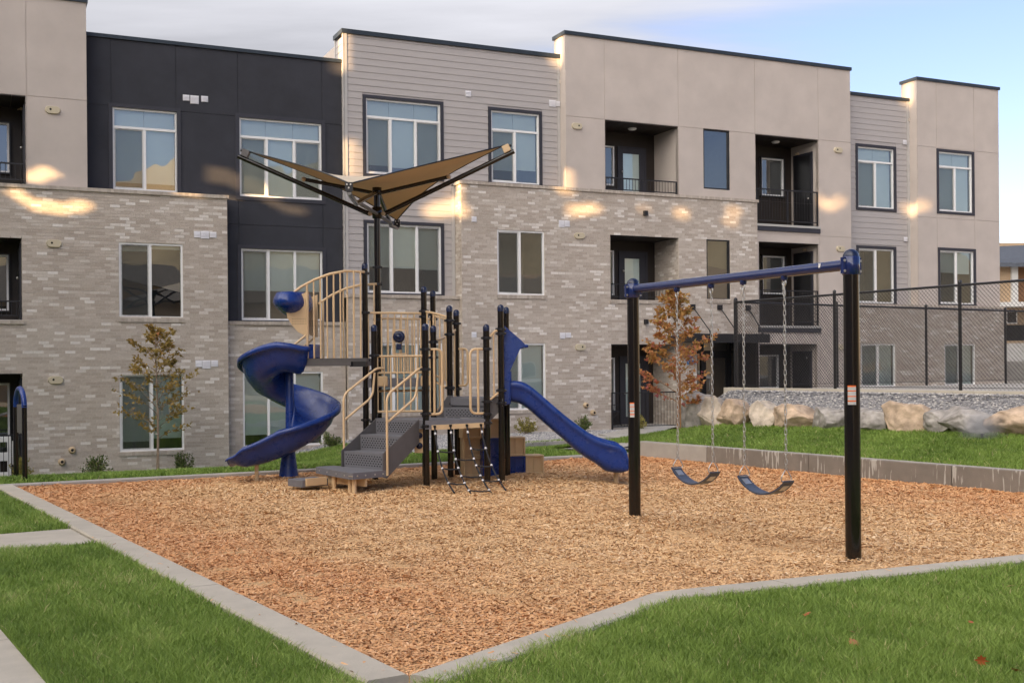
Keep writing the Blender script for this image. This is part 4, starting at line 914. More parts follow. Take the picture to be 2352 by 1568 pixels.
# stairs up to the low deck
eb, ec = Vector((*Q['b'], 0)), Vector((*Q['c'], 0)); ex = (ec - eb).normalized(); en = Vector((-.7157, -.6984, 0)); mid = (eb + ec) / 2
st = empty('stairs'); st.parent = PS
def tread(d0, d1, z, hw):
    k = MB(); k.obox(mid + en * (d0 + d1) / 2 + Vector((0, 0, z - .02)), ex * hw, en * (d1 - d0) / 2, Vector((0, 0, .02))); o = k.build('step', M_deck, st, bevel=.006); return o
def riser(d, z0, z1, hw):
    k = MB(); c = mid + en * d + Vector((0, 0, (z0 + z1) / 2)); k.obox(c, ex * hw, en * .008, Vector((0, 0, (z1 - z0) / 2))); o = k.build('riser', M_deck, st)
    holes_on(o, c + en * .009, ex * hw * .92, Vector((0, 0, (z1 - z0) * .36)), 14, 5, .016, .008, en)
HW = .44
riser(.07, .70, .905, HW); tread(.06, .34, .70, HW); riser(.34, .485, .70, HW); tread(.33, .62, .485, HW); riser(.62, .27, .485, HW)
for sg in (-1, 1):
    b0 = mid + ex * (HW + .012) * sg
    MB().plate([b0 + en * .04 + Vector((0, 0, .92)), b0 + en * .66 + Vector((0, 0, .49)), b0 + en * .66 + Vector((0, 0, .18)), b0 + en * .60 + Vector((0, 0, .16)), b0 + en * .04 + Vector((0, 0, .60))], ex * .014 * sg).build('stringer', M_deckd, st)
pl = [mid + ex * (-.46) + en * .60, mid + ex * .47 + en * .60, mid + ex * .47 + en * 1.15, mid + ex * .40 + en * 1.17, mid + ex * (-.70) + en * .92, mid + ex * (-.74) + en * .84, mid + ex * (-.70) + en * .62]
plat = MB().prism([(p.x, p.y) for p in pl][::-1], .185, .27).build('platform', M_deck, st, bevel=.008)
k = MB()
for i, (a, b) in enumerate(zip(pl, pl[1:] + pl[:1])):
    a, b = Vector(a), Vector(b); nn = (b - a).cross(Vector((0, 0, 1))).normalized(); nn = nn if nn.dot(a - mid - en * .95) > 0 else -nn
    for t in (.12, .36, .64, .88): c = a.lerp(b, t) + Vector((0, 0, .228)); k.tube([c, c + nn * .006], .011, 8)
k.build('bolt', M_bolt, plat)
low = mid + ex * (-.46) + en * 1.21
MB().obox(low + Vector((0, 0, .10)), ex * .17, en * .21, Vector((0, 0, .05))).build('low_step', M_deck, st, bevel=.008)
MB().obox(low + ex * .19 + Vector((0, 0, .12)), ex * .018, en * .16, Vector((0, 0, .05))).build('step_bracket', M_tanpl, st)
MB().obox(mid + ex * (.02) + en * .92 + Vector((0, 0, .13)), ex * .42, en * .012, Vector((0, 0, .055))).build('step_bracket', M_tanpl, st)
for a, b in ((-.22, .96), (.24, 1.03), (.37, 1.06), (-.55, .75)): p = mid + ex * a + en * b; MB().tube([(p.x, p.y, -.2), (p.x, p.y, .186)], .030, 12).build('leg', M_tan, st)
RT = .0165
def curve_pts(P, r=.10, n=5):
    """polyline with rounded corners"""
    P = [Vector(p) for p in P]; out = [P[0]]
    for a, b, c in zip(P, P[1:], P[2:]):
        d0, d1 = (a - b), (c - b); q = min(r, d0.length * .45, d1.length * .45); s, e = b + d0.normalized() * q, b + d1.normalized() * q
        out += [s * (1 - t) ** 2 + b * 2 * t * (1 - t) + e * t * t for t in [i / n for i in range(n + 1)]]
    return out + [P[-1]]
for sg in (-1, 1):
    b0 = mid + ex * (HW + .04) * sg; up = lambda d, z: b0 + en * d + Vector((0, 0, z))
    h = MB().tube(curve_pts([up(.60, .20), up(.60, 1.26), up(.02, 1.62), up(-.10, 1.62)]), RT, 10).build('handrail', M_tan, st)
    MB().tube(curve_pts([up(.60, .90), up(.10, 1.22), up(.06, 1.56)]), RT, 10).build('lower_rail', M_tan, h)
# panels of upright bars
def panel(p0, p1, top0, top1, bot0, bot1, nb, nm='guard_panel', arc=0, ends=True):
    p0, p1 = Vector((*p0, 0)), Vector((*p1, 0)); P = lambda t, z: p0.lerp(p1, t) + Vector((0, 0, z)); zt = lambda t: lerp(top0, top1, t) + arc * 4 * t * (1 - t); zb = lambda t: lerp(bot0, bot1, t)
    k = MB().tube([P(i / 12, zt(i / 12)) for i in range(13)], RT, 8); k.tube([P(i / 4, zb(i / 4)) for i in range(5)], RT, 8); o = k.build(nm, M_tan, PS)
    for i in range(nb): t = (i + .5) / nb; MB().tube([P(t, zb(t)), P(t, zt(t))], .0115, 7, caps=False).build('picket', M_tan, o)
    return o
panel(Q['a'], Q['e'], 2.44, 2.43, 1.55, 1.55, 9); panel(Q['p'], Q['f'], 2.38, 2.38, 1.55, 1.55, 9); panel(Q['b'], Q['d'], 1.79, 1.79, 1.0, 1.0, 9); 
MB().tube([(-2.0, 17.3, 1.28), (-1.15, 17.5, 1.28)], RT, 8).build('cross_rail', M_tan, PS)
panel(Q['e'], Q['g'], 2.46, 2.34, 1.5, 1.3, 4, arc=.01); panel(Q['d'], Q['h'], 2.02, 2.20, .98, 1.2, 6, arc=-.04); panel(Q['f'], Q['h'], 2.44, 2.3, 1.52, 1.35, 5)
panel(Q['i'], Q['j'], 1.96, 2.13, 1.14, 1.3, 3, arc=.05); panel(Q['c'], (-.78, 15.72), 0, 0, 0, 0, 0) if False else None
def loop(p, q, z0, z1, nm='hand_loop'):
    p, q = Vector((*p, 0)), Vector((*q, 0)); Z = lambda v, z: v + Vector((0, 0, z))
    o = MB().tube(curve_pts([Z(p, z1), Z(q, z1), Z(q, z0), Z(p, z0)], .09), RT + .001, 10).build(nm, M_tan, PS); m = p.lerp(q, .45); MB().tube([Z(m, z0), Z(m, z1)], RT, 8).build('picket', M_tan, o)
loop((-1.14, 15.62), (-.95, 15.66), .99, 1.87); loop((-.38, 15.81), (-.57, 15.74), .99, 1.87); loop((-.80, 17.3), (-.66, 17.2), 1.35, 1.90)
for x, y, z in ((-1.95, 17.3, 1.46), (-1.30, 17.4, 1.46)): MB().obox((x + .05, y - .5, z - .03), (.09, 0, 0), (0, .015, 0), (0, 0, .075)).build('deck_bracket', M_tanpl, PS, bevel=.02)
# little play wheel on the upper panel
pw = empty('play_wheel'); pw.parent = PS; cx, cy, cz = -1.66, 17.02, 2.06
k = MB()
for zq in (.11, -.24): k.box(cx - .10, cx + .10, cy - .02, cy - .008, cz + zq, cz + zq + .02)
for xq in (-.10, .085): k.box(cx + xq, cx + xq + .015, cy - .02, cy - .008, cz - .22, cz + .11)
k.build('mount_frame', M_tanpl, pw)
MB().tube([(cx + .055 * math.cos(t), cy - .05, cz + .02 + .055 * math.sin(t)) for t in [i * .524 for i in range(12)]], .035, 8, closed=True).build('wheel', M_cap, pw)
MB().lathe([(0, .06), (.045, .05), (.06, 0)], n=14).build('hub', M_cap, pw).matrix_local = Matrix.Translation((cx, cy - .04, cz + .02)) @ Matrix.Rotation(R(90), 4, 'X')
MB().box(cx - .04, cx + .04, cy - .06, cy - .02, cz - .17, cz - .08).build('peg', M_cap, pw, bevel=.01)
# small stair between the low deck and the slide deck
sd, si, sg_, sj = (Vector((*Q[k], 0)) for k in 'digj')
k = MB(); a, b, c, d = sd.lerp(si, .06), sd.lerp(si, .94), sg_.lerp(sj, .06), sg_.lerp(sj, .94); zz_ = lambda p, z: p + Vector((0, 0, z))
o = MB().face([zz_(a.lerp(c, .45), .91), zz_(b.lerp(d, .45), .91), zz_(b.lerp(d, .45), 1.05), zz_(a.lerp(c, .45), 1.05)]).build('riser', M_deck, PS, solid=.01)
cc = (a.lerp(c, .45) + b.lerp(d, .45)) / 2; axx = (b.lerp(d, .45) - a.lerp(c, .45)) / 2; nn = axx.cross(Vector((0, 0, 1))).normalized(); nn = nn if nn.y < 0 else -nn
holes_on(o, cc + Vector((0, 0, .98)) + nn * .006, axx * .9, Vector((0, 0, .05)), 12, 4, .015, .007, nn)
MB().plate([zz_(a.lerp(c, .45), 1.05), zz_(b.lerp(d, .45), 1.05), zz_(d, 1.05), zz_(c, 1.05)], (0, 0, -.03)).build('step', M_deck, PS)
o = MB().face([zz_(c, 1.05), zz_(d, 1.05), zz_(d, 1.19), zz_(c, 1.19)]).build('riser', M_deck, PS, solid=.01); cc = (c + d) / 2; holes_on(o, cc + Vector((0, 0, 1.12)) + nn * .006, (d - c) / 2 * .9, Vector((0, 0, .045)), 12, 3, .015, .007, nn)
for p, q in ((a, c), (b, d)): MB().plate([zz_(p, .80), zz_(q, 1.0), zz_(q, 1.22), zz_(q.lerp(p, .3), 1.22), zz_(p, .98)], (p - (a + b) / 2).normalized() * .012).build('stringer', M_deckd, PS)
# spiral slide
SC_ = (-3.31, 17.15)
prof = [(.064, .36), (.075, .27), (.110, .16), (.19, .06), (.30, .006), (.41, .0), (.52, .04), (.61, .14), (.668, .27), (.692, .355), (.716, .378), (.745, .362), (.745, .305)]
secs = []; T0, T1 = R(304), R(-92); m = 74
def zsp(th): return lerp(1.60, .36, (R(270) - th) / R(362))
for i in range(m + 1):
    th = lerp(T0, T1, i / m); zc = zsp(min(th, R(266))) - .03 * sstep(R(280), R(300), th)
    f = sstep(R(300), R(250), th)
    secs.append([Vector((SC_[0] + r * math.cos(th), SC_[1] + r * math.sin(th), zc + h * lerp(1.0, 1.12, f * sstep(R(90), R(220), th)))) for r, h in prof])
x_end = secs[-1]
for i in range(1, 15):
    t = i / 14; dist = .70 * t; dz = -.16 * t - .03 * math.sin(t * 3.1); secs.append([Vector((p.x - dist, p.y + .10 * t * 0, max(.16, zsp(T1) + dz) + h * (1 - .35 * t if r > .5 else (1 - .55 * t)) * (1 - .55 * sstep(.72, 1, t)) + .05 * sstep(.8, 1, t) * (r > .15))) for p, (r, h) in zip(x_end, prof)])
last = secs[-1]; secs.append([p + Vector((-.05, 0, -.03)) for p in last]); 
spi = empty('spiral_slide'); spi.parent = PS
chute = MB().loft(secs).build('chute', M_blue, spi, solid=.022)
MB().lathe([(.062, -.2), (.062, 1.60), (.05, 1.66), (0, 1.68)], (SC_[0], SC_[1], 0), 20).build('centre_pole', M_blue, spi)
MB().lathe([(.16, -.1), (.135, .1), (.11, .3), (.10, .42)], (SC_[0] - .02, SC_[1] - .02, 0), 20).build('foot', M_blue, spi)
MB().tube([(-3.74, 16.84, -.2), (-3.74, 16.84, .26)], .03, 12).build('leg', M_tan, spi)
MB().box(-3.02, -2.88, 16.86, 17.40, 1.77, 1.98).build('entry_block', M_blue, spi, bevel=.02)
# entry panel with bubble, and curved guard rails to the spiral deck
hb = empty('slide_entry_panel'); hb.parent = PS
for yy in (16.66, 17.42):
    pts = [(-3.02 + .0 * t, yy, 0) for t in range(2)]
    poly = [(-3.26, yy, 2.52), (-3.18, yy, 2.62), (-3.05, yy, 2.69), (-2.93, yy, 2.74), (-2.93, yy, 2.09), (-3.02, yy, 2.115), (-3.09, yy, 2.155), (-3.17, yy, 2.25), (-3.24, yy, 2.36)]
    MB().plate(poly, (0, .03, 0)).build('perforated_panel', M_tanpl, hb, bevel=.006)
    k = MB()
    for i in range(6):
        for j in range(3): q = (-3.16 + i * .038, yy - .0015, 2.27 + j * .035); k.face([(q[0] - .006, q[1], q[2] - .006), (q[0] + .006, q[1], q[2] - .006), (q[0] + .006, q[1], q[2] + .006), (q[0] - .006, q[1], q[2] + .006)])
    k.build('perforations', M_hole, hb)
rows = []
for i in range(17):                                    # hood: a blunt egg in front of the entry, flat on top and drawn to a point below
    t = i / 16 * math.pi; row = []
    for j in range(28):
        a = j / 28 * 2 * math.pi; x_, y_, z_ = math.sin(t) * math.cos(a), math.sin(t) * math.sin(a), math.cos(t)
        if z_ > .55: z_ = .55 + (z_ - .55) * .25
        sq_ = 1 - .55 * max(0, -z_) ** 1.5
        row.append((-3.215 + .275 * x_ * sq_ + .05 * max(0, -z_), 17.0 + .58 * y_ * sq_, 2.575 + (.27 if z_ > 0 else .245) * z_))
    rows.append(row)
MB().loft(rows, closed=True).build('bubble_hood', M_blue, hb)
MB().tube([(-3.215 + .22 * math.cos(a), 17.0 + .48 * math.sin(a), 2.722) for a in [i * math.pi / 12 for i in range(24)]], .007, 6, closed=True).build('hood_seam', M_blue, hb)
for yy in (16.66, 17.45):
    arc = [(-3.22, yy, 2.66), (-3.04, yy, 2.80), (-2.84, yy, 2.905), (-2.62, yy, 2.985), (-2.40, yy, 3.025), (-2.16, yy + (.30 if yy < 17 else .1), 3.035)] if yy < 17 else [(-2.92, yy, 2.60), (-2.72, yy, 2.73), (-2.5, yy, 2.83), (-2.28, yy, 2.88), (-2.05, yy + .1, 2.90)]
    o = MB().tube(arc, RT + .003, 9).build('curved_guard', M_tan, PS)
    nb = 9 if yy < 17 else 6; x0 = -2.95 if yy < 17 else -2.85
    for i in range(nb):
        x = x0 + i * (.77 / (nb - 1)); 
        for (xa, ya, za), (xb, yb, zb) in zip(arc, arc[1:]):
            if xa <= x <= xb: t = (x - xa) / (xb - xa); zt, yt = lerp(za, zb, t), lerp(ya, yb, t)
        MB().tube([(x, yy, 1.77), (x, min(yy + .04, yt), zt)], .0125 if i else .018, 7, caps=False).build('picket', M_tan, o)
    MB().tube(curve_pts([(-3.22, yy, 1.90), (-2.98, yy, 2.10)]), RT, 8).build('lower_stay', M_tan, o)
# straight slide
top = [(-.07, 1.42), (.07, 1.43), (.19, 1.40), (.34, 1.29), (.49, 1.15), (.64, 1.02), (.79, .89), (.95, .77), (1.10, .66), (1.25, .59), (1.40, .555), (1.52, .53), (1.59, .44), (1.61, .30)]
bot = [(-.09, 1.13), (.03, 1.12), (.14, 1.09), (.26, .99), (.41, .85), (.56, .72), (.72, .59), (.87, .44), (1.02, .33), (1.15, .26), (1.24, .19), (1.30, .12), (1.53, .11), (1.60, .15)]
Y0, Y1 = 15.99, 16.64; secs = []
for (tx, tz), (bx, bz) in zip(top, bot):
    pt = lambda y, f: Vector((lerp(bx, tx, f), y, lerp(bz, tz, f)))
    L = math.hypot(tx - bx, tz - bz); g = .085 / max(L, .1)
    secs.append([pt(Y0 + .02, 0), pt(Y0 + .012, .3), pt(Y0 + .008, 1 - g - .03), pt(Y0 - .022, 1 - g), pt(Y0 - .026, 1 - g * .35), pt(Y0 + .0, 1.0), pt(Y0 + .035, 1.01), pt(Y0 + .06, .93), pt(Y0 + .085, .45), pt(Y0 + .13, .27), pt(Y0 + .2, .22), pt(Y1 - .2, .22), pt(Y1 - .13, .27), pt(Y1 - .085, .45), pt(Y1 - .06, .93), pt(Y1 - .035, 1.01), pt(Y1, 1.0), pt(Y1 + .026, 1 - g * .35), pt(Y1 + .022, 1 - g), pt(Y1 - .008, 1 - g - .03), pt(Y1 - .012, .3), pt(Y1 - .02, 0)])
sls = empty('straight_slide'); sls.parent = PS
MB().loft(secs, closed=True, caps=True).build('chute', M_blue, sls, subsurf=1)
MB().tube([(1.46, 16.30, -.2), (1.46, 16.30, .13)], .035, 12).build('leg', M_tan, sls)
hd = [(-.10, 2.19), (.13, 1.99), (.18, 1.935), (.185, 1.90), (.12, 1.88), (-.04, 1.54), (-.02, 1.43), (-.12, 1.42)]
hk = MB()
for yy in (15.92, 16.78): hk.plate([(x, yy, z) for x, z in hd], (0, .03, 0))
hk.loft([[(x, y, z) for x, z in hd[:4]] for y in (15.95, 16.2, 16.5, 16.78)], smooth=False); hk.loft([[(x - .015, y, z - .02) for x, z in hd[:4]] for y in (15.95, 16.78)], smooth=False)
hk.build('slide_hood', M_blue, sls, bevel=.012); MB().lathe([(0, .05), (.02, .045), (.025, 0)], n=10).build('knob', M_blue, sls).matrix_local = Matrix.Translation((.18, 15.95, 1.905)) @ Matrix.Rotation(R(90), 4, 'Y')
MB().box(-.14, -.02, 15.93, 16.70, 1.10, 1.46).build('slide_mount', M_blue, sls, bevel=.02); MB().tube([(-.03, 15.96, 1.42), (-.03, 15.96, 1.56)], .022, 8).tube([(-.03, 16.76, 1.42), (-.03, 16.76, 1.56)], .022, 8).build('mount_post', M_blue, sls)
# rope net ladder
cn = empty('rope_climber'); cn.parent = PS
MB().plate([(-1.10, 15.60, .78), (-.40, 15.78, .80), (-.40, 15.78, .865), (-1.10, 15.60, .845)], (.01, -.03, 0)).build('mount_plate', M_tanpl, cn, bevel=.006)
tp = [(-1.05, 15.58, .81), (-.84, 15.63, .82), (-.62, 15.69, .82), (-.43, 15.74, .82)]; bt = [(-.765, 15.08, -.02), (-.55, 15.02, -.02), (-.285, 15.05, -.02), (-.07, 15.09, -.02)]; ROPE = []
for (a, b) in zip(tp, bt):
    a, b = Vector(a), Vector(b); P = [a.lerp(b, t) + Vector((-.06, -.02, -.10)) * 4 * t * (1 - t) * .7 for t in [i / 12 for i in range(13)]]; ROPE.append(P); MB().tube(P, .0115, 7).build('rope', M_rope, cn); MB().tube([a, a + Vector((0, 0, .03))], .02, 8).build('shackle', M_clamp, cn)
kn = MB(); rp = lambda r, t: ROPE[r][int(t * 12)].lerp(ROPE[r][min(12, int(t * 12) + 1)], t * 12 - int(t * 12))
for r in range(4): kn.tube([rp(r, .06), rp(r, .085)], .015, 7)
for r, ts in ((0, (.30, .55, .80)), (1, (.42, .68, .94)), (2, (.28, .52, .76))):
    for t in ts:
        p, q = rp(r, t), rp(r + 1, min(.98, t + .015)); mdd = (p + q) / 2 + Vector((0, 0, -.012)); MB().tube([p, p.lerp(mdd, .6), mdd, q.lerp(mdd, .6), q], .0105, 6).build('rung', M_rope, cn)
        for e, w in ((p, r), (q, r + 1)): kn.tube([rp(w, max(0, min(.97, t - .010))), rp(w, min(.99, t + .012))], .0165, 7)
kn.build('knots', M_white, cn)
# block climber under the slide deck
bc = empty('block_climber'); bc.parent = PS
def block(x, y, z, m1, m2, s=.285):
    q = Vector((x, y, z + s / 2)); ax, ay = Vector((.86, .51, 0)), Vector((-.51, .86, 0)); ax, ay = Vector((.97, .24, 0)), Vector((-.24, .97, 0)); h = s / 2; k = MB(); f = .028
    for sg in (-1, 1):
        k.obox(q + ax * sg * (h - f / 2), ax * f / 2, ay * h, Vector((0, 0, h))); k.obox(q + Vector((0, 0, sg * (h - f / 2))), ax * (h - f), ay * h, Vector((0, 0, f / 2)))
    o = k.build('block', m1, bc, bevel=.006); MB().obox(q + ay * (-h + .05), ax * (h - f), ay * .012, Vector((0, 0, h - f))).build('block_face', m2, o)
    MB().obox(q + ay * (-h + .035), ax * .012, ay * .012, Vector((0, 0, h - f))).build('block_rib', m2, o)
for x, y, z, a, b in ((-.34, 17.22, .0, M_blue, M_blue), (-.34, 17.22, .288, M_blue, M_blue), (-.34, 17.22, .576, M_tanpl, M_tanpl), (-.63, 17.15, .576, M_tanpl, M_tanpl), (-.62, 17.3, .0, M_tanpl, M_tanpl), (-.62, 17.3, .288, M_tanpl, M_tanpl), (.02, 17.42, 0, M_blue, M_blue), (.30, 17.5, .01, M_tanpl, M_tanpl), (.02, 17.42, .288, M_tanpl, M_tanpl)): block(x, y, z, a, b)
# play panel below the low deck
MB().box(-1.34, -1.20, 15.72, 15.75, .46, .80).build('toy_panel', M_tanpl, PS, bevel=.01)
for z in (.70, .56): MB().lathe([(0, .012), (.045, .012), (.045, 0)], n=14).build('toy_dial', M_cap, PS).matrix_local = Matrix.Translation((-1.27, 15.72, z)) @ Matrix.Rotation(R(90), 4, 'X')

# ------------------------------------------------------------------ swing set
PA, PB = Vector((1.29, 12.24, 0)), Vector((2.76, 9.37, 0)); bd = (PB - PA).normalized(); BZ = 2.43
SW = empty('swing_set'); tag(SW, 'swing frame of two dark posts and a navy top beam', 'swing set')
for P in (PA, PB):
    o = MB().tube([(P.x, P.y, -.4), (P.x, P.y, 2.47)], .0635, 28, caps=False).build('post', M_post, SW)
    MB().lathe([(.066, -.03), (.066, .005)] + [(.066 * math.cos(t), .005 + .066 * math.sin(t)) for t in (.3, .6, .9, 1.2, 1.4, 1.57)], (P.x, P.y, 2.475), 28).build('cap', M_cap, o)
    sg = 1 if P == PA else -1; c = MB().lathe([(.0635, -.075), (.0705, -.072), (.0705, .072), (.0635, .075)], (P.x, P.y, BZ - .02), 28)
    q = bd * sg; side = Vector((-bd.y, bd.x, 0))
    for s2 in (-1, 1): c.obox(P + side * s2 * .082 + Vector((0, 0, BZ - .02)), side * .015, q * .016, Vector((0, 0, .066)))
    co_ = c.build('yoke', M_navy, o); k = MB()
    for s2 in (-1, 1):
        for z in (-.045, .04):
            e = P + side * s2 * .084 + Vector((0, 0, BZ - .02 + z)); k.tube([e - q * .024, e + q * .024], .011, 8)
    k.build('bolt', M_bolt, co_)
beam = MB().tube([PA + bd * .06 + Vector((0, 0, BZ)), PB - bd * .06 + Vector((0, 0, BZ - .01))], .0455, 24).build('beam', M_navy, SW)
tg = PB - bd * .33 + Vector((0, 0, BZ)); MB().obox(tg + Vector((-.035, -.03, .006)), bd * .006, Vector((.004, -.003, 0)), Vector((0, 0, .018))).build('tag', M_white, beam)
for P in (PA, PB):                                       # printed age sticker wrapped round the post
    k = MB(); r0 = .0642; a0, a1 = R(222), R(282) if P == PB else R(268)
    def strip(z0, z1, r, m, nm, par):
        k = MB(); A = [lerp(a0, a1, i / 10) for i in range(11)]; k.loft([[(P.x + r * math.cos(a), P.y + r * math.sin(a), z) for a in A] for z in (z0, z1)]); return k.build(nm, m, par)
    zt = 1.44 if P == PB else 1.23; hgt = .155
    post_o = [c for c in SW.children if c.name.startswith('post')][0 if P == PA else 1]
    strip(zt - hgt, zt, r0, M_label, 'sticker', post_o)
    for f0, f1 in ((0, .085), (.255, .315), (.54, .60), (.77, .85)): strip(zt - hgt * f1, zt - hgt * f0, r0 + .0006, M_orange, 'sticker_stripe', post_o)
    for f0 in (.13, .17, .21, .36, .40, .44, .48, .64, .68, .72, .89, .93): strip(zt - hgt * (f0 + .012), zt - hgt * f0, r0 + .0005, M_grey_print, 'sticker_print', post_o)
def link_chain(k, a, b):
    a, b = Vector(a), Vector(b); d = b - a; L = d.length; d.normalize(); pit = .043; n = int(L / pit); pit = L / n
    s1 = d.cross(Vector((.6, .8, 0))).normalized(); s2 = d.cross(s1)
    for i in range(n):
        c = a + d * pit * (i + .5); w = s1 if i % 2 else s2; h, q = pit * .46, .0105; P = []
        for t in range(12): an = t * math.pi / 6; P.append(c + w * q * math.cos(an) + d * (math.sin(an) * q + (h if math.sin(an) >= 0 else -h) * .75))
        k.tube(P, .0036, 5, closed=True)
hang = [.247, .422, .572, .747]
for t in hang:
    p = PA.lerp(PB, t) + Vector((0, 0, BZ - .045)); o = MB().lathe([(.026, .02), (.034, 0), (.03, -.03), (0, -.045)], p, 12).build('hanger', M_navy, beam); MB().tube([p + Vector((0, 0, -.03)) + (bd * .022 * math.cos(a)) + Vector((0, 0, -.026 + .026 * math.sin(a))) for a in [i * .524 for i in range(12)]], .008, 6, closed=True).build('swivel', M_galv, o)
for k_, (ta, tb) in enumerate(((hang[0], hang[1]), (hang[2], hang[3]))):
    S = empty('swing', PA.lerp(PB, (ta + tb) / 2)); lab = ('belt swing on the far side, nearer to the straight slide', 'belt swing beside the nearer frame post, hanging in front of the stained wall')[k_]
    tag(S, lab, 'swing', 'belt swings on the frame'); S.location = (0, 0, 0)
    pa, pb = PA.lerp(PB, ta), PA.lerp(PB, tb); ez = .60; ca = pa + bd * -.005; cb = pb + bd * .005; sd_ = Vector((-bd.y, bd.x, 0))
    for p, c in ((pa, ca), (pb, cb)):
        m_ = MB(); link_chain(m_, (p.x, p.y, BZ - .125), (c.x, c.y, ez + .10)); m_.build('chain', M_galv, S)
        tri = [c + Vector((0, 0, ez + .105)), c + sd_ * .045 + Vector((0, 0, ez + .045)), c + sd_ * .058 + Vector((0, 0, ez + .015)), c + sd_ * .05 + Vector((0, 0, ez - .005)), c - sd_ * .05 + Vector((0, 0, ez - .005)), c - sd_ * .058 + Vector((0, 0, ez + .015)), c - sd_ * .045 + Vector((0, 0, ez + .045))]
        MB().tube(tri, .005, 6, closed=True).build('triangle_link', M_galv, S)
    sec = []
    for i in range(21):
        t = i / 20; c = ca.lerp(cb, -.06 + 1.12 * t); z = ez - .005 - .135 * (1 - (2 * t - 1) ** 2) ** .85; hw = .07 - .012 * abs(2 * t - 1); th = .007
        sec.append([c + sd_ * hw + Vector((0, 0, z + th)), c - sd_ * hw + Vector((0, 0, z + th)), c - sd_ * hw + Vector((0, 0, z - th)), c + sd_ * hw + Vector((0, 0, z - th))])
    so2 = MB().loft(sec, closed=True, caps=True, smooth=False).build('seat', M_rubber, S)
    for e0, e1 in ((0, 3), (17, 20)):
        pp = [s[0] + Vector((0, 0, .0)) for s in sec]; k = MB(); up = Vector((0, 0, .002 if e0 == 0 else .002))
        a, b = sec[e0 + 1 if e0 == 0 else e0], sec[e1 if e0 == 0 else e1 - 1]; k.plate([a[0].lerp(a[1], .22) + up, a[0].lerp(a[1], .78) + up, b[0].lerp(b[1], .78) + up, b[0].lerp(b[1], .22) + up], (0, 0, .003)); k.build('end_plate', M_galv, so2)
        k = MB(); k.plate([a[3].lerp(a[2], .22) - up, a[3].lerp(a[2], .78) - up, b[3].lerp(b[2], .78) - up, b[3].lerp(b[2], .22) - up], (0, 0, -.003)); k.build('end_plate', M_galv, so2)
# ------------------------------------------------------------------ arch at the far left of the play area
AR = empty('play_arch'); tag(AR, 'slim navy arch of two posts, seen edge on in the far left corner', 'play panel')
a0, a1 = Vector((-6.97, 16.48, 0)), Vector((-7.35, 17.08, 0)); up = lambda v, z: v + Vector((0, 0, z))
MB().tube([up(a0, -.3), up(a0, 1.13)], .036, 16).build('post', M_post, AR); MB().tube([up(a1, -.3), up(a1, 1.13)], .036, 16).build('post', M_post, AR)
arc = [a0.lerp(a1, .5 - .5 * math.cos(t)) + Vector((0, 0, 1.10 + .27 * math.sin(t))) for t in [i * math.pi / 14 for i in range(15)]]
MB().tube(arc, .038, 14).build('top_arch', M_blue, AR); b0, b1 = a0.lerp(a1, .12), a0.lerp(a1, .88)
MB().plate([up(b0, .72), up(b1, .72), up(b1, 1.14), up(b0, 1.14)], (.012, .008, 0)).build('panel', M_deckd, AR)
# ------------------------------------------------------------------ retaining wall
def stain_mat():
    m = mat('damp_concrete', (.19, .165, .14), .85, var=.14, vs=5, bump=.2, bs=70, var2=.12, vs2=.8); t = m.node_tree; b = t.nodes['Principled BSDF']; src = b.inputs['Base Color'].links[0].from_socket
    tcn = nd(t, 'ShaderNodeTexCoord'); mpn = nd(t, 'ShaderNodeMapping'); mpn.inputs['Scale'].default_value = (24, 1, 2.4); t.links.new(tcn.outputs['Object'], mpn.inputs[0])
    nz = nd(t, 'ShaderNodeTexNoise'); nz.inputs['Scale'].default_value = 1; nz.inputs['Detail'].default_value = 3; t.links.new(mpn.outputs[0], nz.inputs['Vector'])
    mp2_ = nd(t, 'ShaderNodeMapping'); mp2_.inputs['Scale'].default_value = (1.1, 1, 0); t.links.new(tcn.outputs['Object'], mp2_.inputs[0])
    n2_ = nd(t, 'ShaderNodeTexNoise'); n2_.inputs['Scale'].default_value = 1; t.links.new(mp2_.outputs[0], n2_.inputs['Vector'])
    sm = mathn(t, 'ADD', nz.outputs[0], mathn(t, 'MULTIPLY', n2_.outputs[0], .55)); r = nd(t, 'ShaderNodeMapRange'); r.inputs['From Min'].default_value = .87; r.inputs['From Max'].default_value = .90; t.links.new(sm, r.inputs['Value'])
    t.links.new(mixc(t, mathn(t, 'MULTIPLY', r.outputs[0], .8), src, (.47, .45, .41)), b.inputs['Base Color']); return m
M_damp = stain_mat()
RW = empty('retaining_wall', (*W0, 0), math.atan2(WV.y, WV.x)); tag(RW, 'low concrete retaining wall with damp stains and pale drips below the sloping lawn', 'retaining wall')
for x0, x1, m_ in ((-.05, 1.0, M_concrete2), (1.0, 1.75, M_concrete2), (1.75, 4.0, M_damp), (4.0, 6.5, M_damp), (6.5, 9.0, M_damp), (9.0, 11.6, M_damp)):
    o = MB().box(x0 + .005, x1 - .005, -.001, .18, -.3, .275).build('wall_section', m_, RW, bevel=.012); o['label'] = 'pale dry wall section' if m_ is M_concrete2 else 'dark damp wall section'
    MB().box(x0 + .018, x1 - .018, .012, .168, .2755, .279).build('wall_top', M_concrete2, o)
